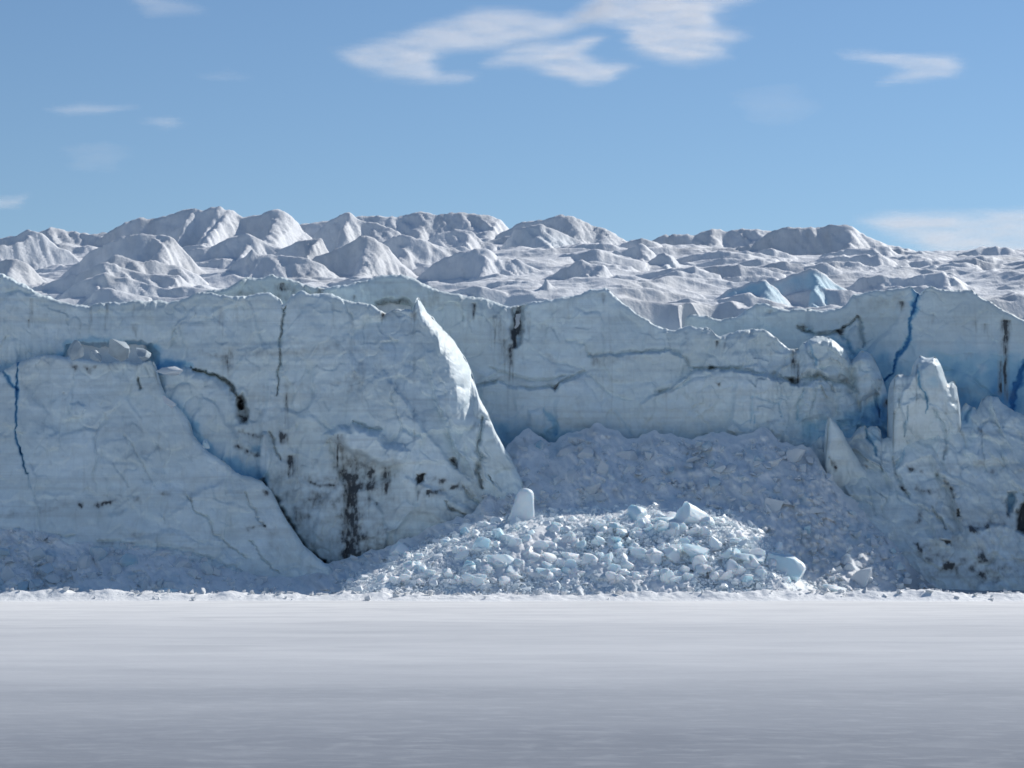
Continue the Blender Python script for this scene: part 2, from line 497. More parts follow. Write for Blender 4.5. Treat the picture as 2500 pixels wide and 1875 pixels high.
def cliff(name, x0, x1, step, top, bot, depth, feats, seed, edge=((0, 9, 0.5), (2500, 9, 0.5)), rough=1.0, lip=LIP,
          jag=5.0, flow=0.0, mat=None, basedirt=0.0, label=None, cat=None, extra=None):
    xs = np.arange(x0, x1 + step, step, dtype=float)
    tp = ip(top, xs) + jag * fbm(xs / 30, xs * 0, 3, seed + 1) + 0.4 * jag * fbm(xs / 7, xs * 0, 3, seed + 2)
    bt = np.maximum(ip(bot, xs), tp + 6)
    nr = int(min(320, max(12, (bt - tp).max() / step)))
    t = np.linspace(0, 1, nr)[:, None]
    PX = np.repeat(xs[None, :], nr, 0)
    PY = bt[None, :] + (tp - bt)[None, :] * t
    Y = depth(PX, PY)
    proud = np.zeros_like(PX); blue = np.zeros_like(PX); dirt_shade = np.zeros_like(PX) + basedirt
    if callable(rough):
        rough = rough(PX, PY)
    # broad facets, conchoidal hollows, fine chipping
    u = PX + flow * (PY - 1000); vv = PY
    proud += rough * (1.3 * fbm(u / 150, vv / 190, 3, seed + 11) + 0.38 * fbm(u / 45, vv / 62, 3, seed + 12) + 0.16 * fbm(u / 13, vv / 16, 3, seed + 13))
    proud += 0.10 * rough * fbm(u / 260, vv / 11 + 0.6 * fbm(u / 180, vv / 120, 2, seed + 19), 3, seed + 18) + 0.22 * rough * fbm(u / 9, vv / 110, 3, seed + 20)
    f1, f2, fv = worley(u / 62 + 0.5 * fbm(u / 50, vv / 50, 2, seed + 15), vv / 88 + 0.5 * fbm(u / 50, vv / 50, 2, seed + 16), seed + 17)
    proud += rough * (0.34 * fv * sst((f2 - f1) / 0.16) - 0.10 * (1 - sst((f2 - f1) / 0.06)))
    qx = u + 14 * fbm(u / 40, vv / 40, 3, seed + 81); qy = vv + 14 * fbm(u / 40, vv / 40, 3, seed + 82)
    patch = np.clip(0.5 + 1.4 * fbm(u / 170, vv / 130, 2, seed + 83), 0, 1)
    fa, ja = facets(qx / 105, qy / 150, seed + 84); fb, jb = facets(qx / 42, qy / 55, seed + 87)
    proud += rough * (1.05 * fa * sst(ja / 0.12) + 0.42 * patch * fb)
    hair = np.exp(-(ja / 0.018) ** 2) * np.clip(fbm(u / 60, vv / 60, 2, seed + 91) * 2.2, 0, 1)
    proud -= 0.12 * hair; dirt_shade += 0.07 * hair
    apply_features(PX, PY, feats, proud, blue, dirt_shade, seed)
    ex = np.asarray(edge, float)
    ew = np.interp(xs, ex[:, 0], ex[:, 1])[None, :]; eR = np.interp(xs, ex[:, 0], ex[:, 2])[None, :]
    d = np.full(PX.shape, 1e9)
    band = PY < tp[None, :] + 260
    dd, _, _ = seg_dist(PX[band], PY[band], list(zip(xs[::4], tp[::4])) + [(xs[-1], tp[-1])])
    d[band] = dd
    q = np.clip(1 - d / ew, 0, 1)
    proud -= eR * (1 - np.sqrt(np.clip(1 - q * q, 0, 1)))
    if extra is not None:
        extra(PX, PY, proud, blue, dirt_shade)
    Y = Y - proud
    V = P(PX, PY, Y)
    rows = [V]; bl = [blue]; di = [dirt_shade]
    tt = V[-1]
    for k, (dy, dz) in enumerate(lip):
        n1 = 0.22 * fbm(xs / 20, xs * 0 + k * 3.1, 3, seed + 61) * min(1, dy)
        r = tt.copy(); r[:, 1] += dy; r[:, 2] += dz + n1
        rows.append(r[None]); bl.append(blue[-1:] * 0.3); di.append(np.clip(dirt_shade[-1:], 0, 0.3))
    V = np.concatenate(rows, 0); bl = np.clip(np.concatenate(bl, 0), 0, 1.2); di = np.clip(np.concatenate(di, 0), 0, 1.3)
    o = mesh_obj(name, V, grid_faces(V.shape[0], V.shape[1]), mat or M_ICE, {"blue": bl, "dirt_shade": di})
    set_props(o, label, cat)
    return o

def wave(px, a, L, s):
    return a * vnoise(px / L, px * 0, 0.0, s)

# --- left cliff with the great buttress
S1_TOP = [(-400, 640), (-150, 655), (0, 668), (32, 686), (95, 719), (133, 736), (218, 747), (260, 741), (330, 735), (411, 738), (443, 730), (484, 716),
          (529, 720), (585, 724), (640, 714), (661, 716), (682, 730), (690, 748), (696, 746), (712, 722), (736, 709), (755, 718), (809, 717), (853, 735), (910, 746), (938, 764), (960, 757),
          (1000, 757), (1008, 762), (1014, 735), (1021, 729), (1028, 740), (1043, 766), (1075, 798), (1106, 830), (1135, 877), (1154, 915), (1158, 934), (1170, 972),
          (1192, 1013), (1211, 1058), (1258, 1140), (1275, 1180), (1290, 1262)]
S1_BOT = [(-400, 1430), (560, 1430), (700, 1420), (800, 1400), (950, 1355), (1100, 1300), (1180, 1280), (1300, 1300)]

def d1(px, py):
    base = 333.5 + 0.0125 * (1400 - py) + wave(px, 1.2, 260, 3)
    butt = 5.0 * np.exp(-((px - 900 - 0.18 * (py - 730)) / 190) ** 2) * sst((py - 700) / 350)
    return base - butt

S1_F = [
    ('crack', [(694, 748), (691, 790), (687, 840), (683, 900), (680, 965)], 5, 1.2, 0.0, 0.9),
    ('drip', 222, 748, 810, 4, 0.8), ('drip', 260, 742, 822, 4, 0.65), ('drip', 325, 742, 790, 4, 0.5), ('drip', 76, 728, 790, 5, 0.6),
    ('drip', 70, 780, 800, 3, 0.6), ('drip', 540, 748, 850, 9, 0.45), ('drip', 575, 745, 830, 8, 0.35), ('drip', 556, 850, 960, 13, 0.55),
    ('drip', 330, 790, 830, 10, 0.5), ('drip', 860, 760, 900, 10, 0.25), ('drip', 880, 880, 980, 12, 0.4), ('drip', 700, 960, 1060, 5, 0.7),
    ('line', [(470, 860), (560, 868), (700, 860), (830, 845)], 7, 0, 0.35), ('line', [(600, 945), (690, 945), (760, 940), (835, 932)], 8, 0, 0.3),
    ('line', [(850, 925), (865, 910), (860, 960)], 10, 0, 0.4), ('line', [(0, 742), (60, 760), (110, 770)], 8, 0, 0.2),
    ('tint', [(525, 868), (585, 868), (580, 905), (535, 905)], 10, 0, 0.35),
    ('raise', [(388, 905), (425, 893), (470, 900), (520, 915), (560, 942), (582, 975), (586, 1000), (572, 1025), (580, 1070), (600, 1160), (560, 1230), (386, 1020)], 22, 1.6, 0, 0),
    ('crack', [(470, 900), (500, 906), (530, 915), (555, 930), (570, 950), (588, 980), (592, 1000)], 7, 2.6, 0.0, 1.5),
    ('raise', [(578, 972), (592, 955), (602, 975), (609, 1000), (606, 1040), (588, 1040), (578, 1015)], 10, -2.0, 0, 0.8),
    ('line', [(388, 895), (420, 890), (470, 893)], 10, 0.4, 0), ('tint', [(384, 875), (452, 888), (440, 897), (388, 910)], 12, 0.5, 0),
    ('line', [(388, 950), (410, 975), (442, 998), (468, 1035), (478, 1072), (505, 1098), (560, 1135), (600, 1165), (645, 1172)], 16, 0.30, 0),
    ('line', [(470, 1040), (478, 1072), (505, 1098)], 16, 0.25, 0), ('tint', [(555, 1125), (580, 1120), (648, 1150), (650, 1185), (585, 1175)], 18, 0.5, 0.0),
    ('crack', [(640, 1172), (668, 1215), (705, 1280), (745, 1340), (800, 1380)], 8, 2.4, 0.15, 1.3),
    # the hollow above the ledge on the left, its shade painted in
    ('raise', [(146, 880), (163, 842), (205, 830), (260, 838), (330, 830), (372, 838), (392, 875), (385, 905), (150, 905)], 18, -3.0, 0.22, 0.08),
    ('tint', [(250, 840), (380, 838), (380, 885), (255, 885)], 10, 0.0, 0.45), ('line', [(150, 868), (165, 840), (205, 826), (260, 835), (375, 845)], 12, 0.30, 0),
    ('line', [(0, 892), (70, 884), (148, 866)], 12, 0.25, 0.1), ('line', [(380, 850), (392, 905)], 12, 0.3, 0),  # first line paints the ledge's shadow
    # dirty broken ground under the arch
    ('raise', [(632, 1056), (650, 1058), (665, 1090), (664, 1140), (640, 1180), (625, 1150), (630, 1100)], 9, 1.3, 0, 0),
    ('crack', [(655, 1056), (668, 1075), (676, 1100), (684, 1125)], 5, 1.0, 0, 0.9), ('line', [(578, 1092), (605, 1102), (632, 1115)], 6, 0.1, 0.9),
    ('line', [(585, 1056), (610, 1062), (632, 1066)], 6, 0, 0.6), ('tint', [(683, 1050), (705, 1055), (706, 1085), (684, 1082)], 5, 0, 0.7),  # last patch paints the dark of a hole
    ('tint', [(610, 1085), (632, 1088), (634, 1110), (612, 1100)], 8, 0.6, 0.2),
    ('drip', 708, 1112, 1165, 9, 1.0), ('drip', 770, 1120, 1150, 9, 0.5), ('line', [(765, 1183), (800, 1184), (840, 1186)], 5, 0, 0.6),
    ('line', [(740, 1222), (765, 1220)], 5, 0, 0.4), ('drip', 828, 1060, 1140, 12, 0.9),
    ('raise', [(788, 1060), (830, 1038), (852, 1042), (862, 1030), (900, 1045), (935, 1055), (948, 1080), (985, 1085), (1000, 1105), (985, 1135), (950, 1140), (905, 1128), (850, 1100), (800, 1074)], 18, 2.9, 0, 0),
    ('crack', [(865, 1028), (900, 1042), (935, 1048)], 6, 0.9, 0.1, 0.4), ('line', [(700, 1060), (760, 1052), (800, 1046)], 6, 0, 0.35),
    ('raise', [(800, 1075), (850, 1100), (905, 1130), (960, 1142), (955, 1180), (900, 1190), (870, 1205), (862, 1290), (850, 1380), (835, 1378), (840, 1290), (838, 1200), (806, 1112)], 26, -1.4, 0, 0.0),
    ('tint', [(800, 1075), (850, 1098), (905, 1128), (955, 1140), (948, 1172), (900, 1182), (868, 1200), (866, 1290), (875, 1370), (835, 1380), (846, 1290), (845, 1200), (812, 1112)], 34, 0, 0.42),
    ('tint', [(840, 1160), (905, 1170), (900, 1375), (828, 1385)], 30, 0, 0.26), ('tint', [(806, 1080), (850, 1100), (905, 1130), (958, 1142), (952, 1185), (880, 1200), (838, 1190)], 24, 0, 0.30), ('tint', [(690, 1090), (735, 1090), (735, 1180), (690, 1180)], 22, 0, 0.4), ('tint', [(640, 1180), (830, 1150), (840, 1250), (740, 1330), (680, 1260)], 40, 0, 0.22),  # silt streaks, plus shade painted under the flake
    ('drip', 945, 1140, 1230, 9, 0.8), ('drip', 905, 1150, 1260, 8, 0.6), ('drip', 920, 1225, 1240, 6, 0.7), ('drip', 860, 1190, 1400, 14, 0.6),
    ('raise', [(1012, 1154), (1042, 1154), (1036, 1182), (1018, 1180)], 6, -1.6, 0, 1.3), ('drip', 1025, 1172, 1225, 9, 0.9),
    ('line', [(1050, 1175), (1070, 1178), (1095, 1172)], 6, 0, 0.6), ('line', [(1042, 1202), (1075, 1198), (1140, 1190)], 5, 0, 0.5), ('drip', 1046, 1196, 1216, 5, 0.9),
    ('raise', [(1086, 1120), (1108, 1110), (1122, 1150), (1112, 1148)], 7, -1.4, 0, 0.85),
    ('edge', [(930, 905), (985, 965), (1030, 1040), (1085, 1110), (1150, 1180)], 1.4, 10, 70, 0, 0.12),
    ('edge', [(1040, 870), (1066, 980), (1088, 1040), (1112, 1095), (1165, 1175)], -1.7, 9, 60, 0.12, 0.1),
    ('crack', [(1180, 1020), (1172, 1060), (1166, 1095), (1178, 1120), (1166, 1150), (1180, 1190)], 9, 1.4, 0, 0.5),
    ('crack', [(1196, 1160), (1206, 1185)], 3, 0.8, 0, 0.5), ('crack', [(1088, 1226), (1100, 1240), (1140, 1257)], 4, 1.0, 0.1, 0.6),
    ('crack', [(1130, 1190), (1175, 1240), (1200, 1262)], 7, 0.9, 0, 0.1),
    ('edge', [(960, 1150), (1040, 1185), (1130, 1230), (1230, 1290)], 0.8, 12, 60, 0, 0.05),
    ('tint', [(620, 1130), (1180, 1150), (1200, 1300), (700, 1410), (600, 1250)], 60, 0, 0.34),
    ('tint', [(700, 1330), (960, 1290), (960, 1345), (760, 1395)], 26, 0.0, 0.34),
    ('tint', [(590, 940), (700, 960), (720, 1060), (600, 1120)], 40, 0, 0.30),
    ('tint', [(915, 745), (1010, 745), (1010, 775), (915, 775)], 8, 0.1, 0.4), ('drip', 1012, 762, 800, 8, 0.7), ('drip', 935, 760, 790, 6, 0.7),
    ('tint', [(1160, 1080), (1250, 1130), (1240, 1250), (1160, 1250)], 30, 0.0, 0.18),
]
cliff("ice_cliff", -400, 1290, 2.5, S1_TOP, S1_BOT, d1, S1_F, 100,
      edge=((-400, 9, 0.5), (1000, 9, 0.5), (1015, 12, 1.2), (1030, 24, 3.8), (1085, 50, 7.0), (1148, 60, 7.5), (1166, 34, 2.4), (1200, 18, 0.9), (1290, 18, 0.9)),
      rough=0.75,
      label="tall grey-blue ice cliff whose rounded buttress ends in a sunlit white edge", cat="ice cliff")

# --- the split-off slab leaning in front of it
S1B_TOP = [(-400, 880), (-150, 900), (0, 905), (20, 898), (50, 880), (100, 868), (150, 868), (190, 876), (250, 884), (300, 878), (340, 886), (366, 882), (376, 884), (390, 935), (404, 968), (440, 1000), (462, 1030), (470, 1062),
           (500, 1096), (560, 1140), (575, 1156), (610, 1165), (640, 1176), (660, 1198), (700, 1272), (740, 1332), (770, 1356), (805, 1385), (830, 1420)]
def d1b(px, py):
    return d1(px, py) - 3.4 - 0.012 * np.clip(py - 900, 0, 600) + 1.5 * sst((px - 560) / 250)
S1B_F = [
    ('crack', [(44, 880), (44, 920), (41, 960), (40, 1030), (35, 1050), (42, 1080), (50, 1110)], 4.5, 0.7, 0.95, 0), ('crack', [(5, 902), (28, 938), (42, 950)], 5, 0.6, 0.8, 0),
    ('crack', [(46, 1095), (52, 1125), (58, 1140), (68, 1155)], 4, 1.0, 0.6, 0.2), ('crack', [(66, 1150), (76, 1190), (88, 1230)], 3, 0.5, 0.2, 0.1),
    ('raise', [(334, 920), (344, 922), (350, 950), (342, 955)], 5, -1.2, 0, 1.1), ('drip', 155, 958, 980, 4, 0.8), ('crack', [(182, 905), (185, 930), (170, 950), (158, 975)], 5, 0.4, 0, 0.35),
    ('tint', [(205, 892), (232, 890), (225, 918), (215, 918)], 5, 0, 0.9), ('tint', [(172, 890), (192, 895), (185, 908)], 5, 0, 0.6), ('crack', [(352, 890), (358, 905), (363, 920)], 3, 0.5, 0, 0.5),
    ('tint', [(100, 872), (390, 884), (385, 905), (100, 900)], 14, 0, 0.25), ('raise', [(168, 986), (188, 982), (205, 994), (207, 1015), (168, 1022)], 7, 0.8, 0, 0),
    ('line', [(205, 1018), (235, 1025), (260, 1035)], 7, 0, 0.25), ('line', [(230, 1052), (320, 1050), (340, 1060)], 14, 0, 0.18), ('line', [(115, 1030), (80, 1060)], 18, 0.1, 0.1),
    ('raise', [(112, 1062), (140, 1050), (150, 1070), (145, 1095), (118, 1098)], 9, 0.6, 0, 0),
    ('crack', [(305, 1060), (330, 1100), (350, 1140), (378, 1187)], 4, 0.5, 0, 0.35), ('crack', [(280, 1130), (300, 1165), (315, 1185)], 4, 0.5, 0.1, 0.1), ('line', [(310, 1115), (350, 1100), (420, 1092)], 8, 0, 0.3),
    ('line', [(90, 1118), (185, 1112)], 6, 0, 0.25), ('line', [(0, 1258), (60, 1248), (150, 1235), (200, 1230)], 7, 0, 0.35), ('line', [(232, 1231), (258, 1228), (282, 1224)], 7, 0, 1.0),
    ('line', [(192, 1233), (202, 1232)], 6, 0, 0.6), ('line', [(330, 1224), (336, 1222)], 7, 0, 0.6), ('line', [(402, 1203), (410, 1205)], 7, 0, 0.6), ('line', [(250, 1210), (330, 1200), (400, 1200)], 8, 0, 0.25),
    ('line', [(262, 1258), (310, 1247)], 6, 0.2, 0.3), ('raise', [(-20, 1288), (45, 1290), (46, 1302), (-20, 1304)], 7, -1.2, 0, 1.1), ('crack', [(-60, 1318), (60, 1314), (130, 1311), (178, 1306)], 8, 1.2, 0, 0.45),
    ('edge', [(420, 1255), (455, 1225), (500, 1190), (560, 1172)], 0.5, 12, 50, 0.05, 0),
    ('crack', [(455, 1212), (478, 1245), (505, 1262), (520, 1300), (545, 1318), (605, 1365)], 4, 1.0, 0, 0.55), ('crack', [(596, 1200), (612, 1230), (630, 1262), (642, 1282)], 4, 0.9, 0, 0.5),
    ('line', [(600, 1290), (640, 1285)], 5, 0, 0.8), ('crack', [(610, 1318), (640, 1362), (680, 1398)], 4, 1.0, 0.1, 0.3), ('line', [(645, 1202), (650, 1206)], 6, 0, 0.9), ('line', [(560, 1202), (600, 1204)], 6, 0, 0.35),
    ('crack', [(240, 1320), (300, 1325), (420, 1335), (520, 1362), (600, 1400)], 7, 0.9, 0.1, 0.2), ('line', [(245, 1318), (275, 1328)], 6, 0, 0.5), ('line', [(295, 1308), (340, 1310)], 6, 0, 0.35),
    ('tint', [(-200, 1230), (800, 1260), (800, 1440), (-200, 1330)], 60, 0, 0.14), ('line', [(640, 1260), (690, 1350), (760, 1390)], 20, 0, 0.2),
    ('tint', [(180, 1320), (520, 1370), (700, 1410), (400, 1420)], 30, 0.12, 0.12),
]
S1B_F = [(f[0], f[1], f[2], f[3] * 0.6, f[4], f[5] * 0.6) if f[0] == "crack" and f[4] < 0.5 else f for f in S1B_F]
cliff("ice_slab", -400, 828, 2.5, S1B_TOP, [(-400, 1440), (830, 1440)], d1b, S1B_F, 200, edge=((-400, 12, 0.9), (828, 12, 0.9)), rough=0.55, jag=4, lip=[(0.3, .02), (0.8, 0.0), (1.8, -.3), (4.0, -1.2), (7.0, -3.0)],
      label="broad pale slab split off the cliff by a diagonal crack, blue crevice behind", cat="ice slab")

# --- recessed cliff behind the rubble
S2_TOP = [(380, 760), (484, 722), (519, 709), (554, 703), (592, 684), (620, 678), (665, 675), (700, 679), (727, 690), (790, 703), (853, 697), (916, 678), (964, 670), (1011, 681), (1052, 703), (1106, 719), (1185, 732), (1239, 750),
          (1296, 740), (1327, 735), (1396, 722), (1478, 703), (1486, 706), (1500, 725), (1548, 763), (1596, 795), (1643, 807), (1687, 800), (1732, 801), (1748, 818), (1757, 823), (1801, 807), (1863, 807), (1895, 826), (1926, 849), (1952, 852),
          (1962, 836), (1990, 822), (2025, 828), (2060, 850), (2078, 884), (2084, 880), (2105, 858), (2128, 868), (2142, 895), (2155, 925), (2165, 960), (2185, 1000), (2200, 1060), (2240, 1100)]
def d2(px, py):
    return 350.5 + 0.013 * (1090 - py) + 3.5 * sst((px - 900) / 400) - 3.0 * sst((px - 1600) / 400) - 3.5 * sst((760 - px) / 250) + wave(px, 1.0, 200, 5)
S2_F = [
    ('raise', [(1246, 750), (1288, 742), (1280, 790), (1276, 835), (1262, 858), (1250, 852), (1247, 800)], 12, -1.6, 0.1, 0.0), ('tint', [(1248, 752), (1286, 744), (1279, 790), (1275, 832), (1262, 856), (1250, 850), (1248, 800)], 7, 0.1, 1.1),
    ('drip', 1248, 840, 930, 6, 1.0), ('drip', 1156, 740, 785, 6, 1.0), ('drip', 1232, 830, 905, 8, 0.5), ('drip', 1208, 770, 850, 9, 0.5), ('drip', 1225, 760, 900, 12, 0.4), ('drip', 1290, 760, 830, 7, 0.6), ('drip', 1470, 715, 745, 7, 0.6), ('drip', 1350, 760, 780, 5, 0.3),
    ('tint', [(1185, 740), (1250, 755), (1250, 880), (1210, 900)], 20, 0, 0.22),
    ('crack', [(1195, 898), (1225, 905), (1250, 916), (1275, 923), (1310, 928), (1345, 925), (1380, 915)], 6, 1.2, 0.0, 0.75), ('crack', [(1150, 945), (1190, 932), (1215, 932), (1250, 945), (1290, 950), (1330, 946), (1365, 938), (1400, 915), (1425, 908)], 6, 1.3, 0, 0.6),
    ('tint', [(1160, 912), (1240, 915), (1300, 933), (1370, 930), (1410, 900), (1420, 905), (1360, 940), (1290, 946), (1220, 930), (1160, 936)], 8, 0, 0.24),
    ('raise', [(1328, 946), (1352, 940), (1368, 933), (1364, 950), (1352, 958), (1345, 948)], 6, -1.0, 0, 0.8), ('tint', [(1392, 905), (1420, 905), (1418, 922), (1398, 920)], 5, 0, 0.7),
    ('crack', [(1320, 862), (1350, 878), (1390, 888), (1422, 900)], 8, 0.7, 0, 0.4), ('crack', [(1385, 832), (1410, 835), (1430, 848), (1440, 866)], 6, 0.9, 0, 0.5), ('tint', [(1335, 858), (1355, 862), (1350, 876), (1335, 872)], 6, 0, 0.5),
    ('crack', [(1438, 868), (1480, 866), (1560, 857), (1640, 852), (1665, 862), (1680, 885), (1697, 902)], 7, 1.2, 0.05, 0.5), ('tint', [(1445, 868), (1500, 868), (1520, 880), (1460, 900), (1440, 900)], 9, 0, 0.45),
    ('crack', [(1697, 902), (1735, 897), (1780, 897), (1830, 906), (1900, 920), (1940, 934), (1960, 922), (2000, 918), (2025, 930), (2040, 938), (2060, 928), (2085, 945), (2100, 960)], 8, 1.8, 0.05, 0.65),
    ('crack', [(1690, 905), (1684, 925), (1662, 945), (1610, 958)], 8, 0.9, 0, 0.35), ('crack', [(1438, 915), (1470, 942), (1500, 962), (1540, 980)], 6, 0.8, 0, 0.45), ('tint', [(1520, 870), (1560, 872), (1545, 885), (1525, 880)], 6, 0, 0.4),
    ('edge', [(1560, 985), (1620, 960), (1690, 910), (1760, 900), (1830, 910), (1900, 926), (1950, 945), (2000, 925), (2060, 940), (2110, 965)], 2.0, 8, 120, 0, 0.1),
    ('edge', [(1150, 945), (1215, 933), (1290, 952), (1365, 942), (1425, 912)], 1.6, 8, 110, 0, 0.05), ('edge', [(1440, 870), (1560, 860), (1640, 854), (1680, 888)], 1.0, 8, 60, 0, 0),
    ('drip', 1750, 832, 870, 6, 0.9), ('drip', 1770, 835, 870, 5, 0.5), ('raise', [(1727, 890), (1742, 888), (1742, 905), (1730, 906)], 5, -0.8, 0, 0.6), ('tint', [(1745, 930), (1758, 930), (1755, 940)], 4, 0, 0.9), ('crack', [(1755, 925), (1772, 925), (1782, 940)], 3, 0.3, 0, 0.4),
    ('drip', 1937, 852, 925, 9, 0.85), ('drip', 1945, 880, 945, 9, 0.8), ('raise', [(1918, 922), (1950, 920), (1958, 938), (1930, 948)], 9, -1.2, 0, 0.6), ('raise', [(2018, 932), (2035, 938), (2040, 956), (2026, 950)], 6, -1.2, 0, 0.7), ('crack', [(2050, 932), (2075, 945), (2085, 958)], 6, 0.8, 0, 0.6),
    ('raise', [(1952, 858), (1962, 836), (1990, 822), (2025, 828), (2060, 850), (2078, 890), (2072, 932), (2000, 922), (1958, 915)], 18, 2.2, 0, 0), ('crack', [(1978, 835), (1985, 865), (1992, 890)], 5, 0.9, 0.35, 0),
    ('raise', [(2084, 882), (2105, 858), (2128, 868), (2142, 900), (2154, 928), (2140, 962), (2100, 985), (2080, 940)], 16, 2.4, 0.05, 0), ('crack', [(2095, 890), (2112, 905), (2135, 910)], 5, 0.7, 0.1, 0.2),
    ('raise', [(1962, 940), (1985, 920), (2010, 925), (2022, 960), (2030, 1020), (1950, 1030)], 14, 1.3, 0.05, 0), ('raise', [(2040, 955), (2055, 938), (2075, 955), (2105, 1010), (2100, 1040), (2040, 1030)], 14, 1.3, 0.08, 0),
    ('crack', [(1833, 965), (1836, 1000), (1832, 1030)], 4, 0.5, 0.2, 0), ('crack', [(1845, 968), (1875, 975), (1905, 985)], 5, 0.7, 0.15, 0.1), ('crack', [(1908, 945), (1906, 985), (1905, 1020)], 5, 0.8, 0.2, 0.1), ('crack', [(1962, 945), (1950, 980), (1945, 1020)], 5, 0.8, 0.2, 0.0), ('crack', [(1843, 1010), (1846, 1035)], 3, 0.5, 0.25, 0),
    ('tint', [(1870, 1025), (1900, 1022), (1898, 1035), (1872, 1036)], 5, 0, 0.5), ('tint', [(1170, 990), (1260, 1010), (1480, 1030), (1700, 1040), (1940, 1020), (1940, 1100), (1200, 1100)], 42, 0.15, 0), ('tint', [(1190, 1020), (1330, 1040), (1330, 1100), (1200, 1100)], 24, 0.28, 0), ('tint', [(1330, 1052), (1470, 1055), (1470, 1095), (1330, 1095)], 12, 0.35, 0),
    ('tint', [(1950, 1020), (2040, 1015), (2130, 985), (2200, 960), (2220, 1100), (1960, 1090)], 34, 0.5, 0), ('tint', [(2120, 1000), (2200, 950), (2200, 1075), (2120, 1065)], 22, 0.45, 0.25), ('crack', [(2136, 955), (2142, 985), (2150, 1020)], 7, 2.0, 0.1, 0.9), ('tint', [(2160, 975), (2190, 970), (2190, 1000), (2160, 995)], 8, 0.2, 0.8),  # painted shade darkens the gap beside the tower
    ('raise', [(1285, 1000), (1330, 1000), (1335, 1040), (1330, 1075), (1290, 1075)], 14, 0.8, 0, 0), ('crack', [(1330, 1000), (1352, 1030), (1358, 1060)], 10, 0.6, 0.3, 0), ('line', [(1418, 980), (1412, 1000), (1412, 1030)], 8, 0, 0.2), ('drip', 1410, 965, 1010, 7, 0.3),
    ('crack', [(1500, 1000), (1525, 1030), (1545, 1060)], 8, 0.5, 0.12, 0), ('line', [(1600, 955), (1620, 965), (1650, 945)], 10, 0, 0.3),
    ('tint', [(560, 690), (760, 690), (860, 745), (560, 750)], 20, 0, 0.42), ('drip', 690, 690, 712, 12, 0.8), ('drip', 780, 705, 735, 10, 0.5), ('drip', 865, 720, 740, 6, 0.8), ('tint', [(860, 690), (1060, 700), (1150, 730), (1060, 760), (900, 735)], 30, 0, 0.28), ('drip', 1060, 712, 760, 10, 0.5),
    ('raise', [(914, 738), (935, 728), (1000, 730), (1015, 745), (1008, 775), (914, 775)], 10, -2.5, 0.15, 0.55),
]
S2_F = [(f[0], f[1], f[2], f[3] * 0.5, f[4], f[5] * 0.45) if f[0] == "crack" else f for f in S2_F]
cliff("ice_cliff", 380, 2236, 2.5, S2_TOP, [(380, 1110), (2240, 1110)], d2, S2_F, 300, edge=((380, 8, 0.5), (1900, 8, 0.5), (1960, 16, 1.5), (2240, 16, 1.5)), rough=lambda px, py: 0.6 + 0.75 * sst((px - 1600) / 250),
      label="recessed grey-blue ice cliff with black silt streak, above the sunlit rubble heap", cat="ice cliff")

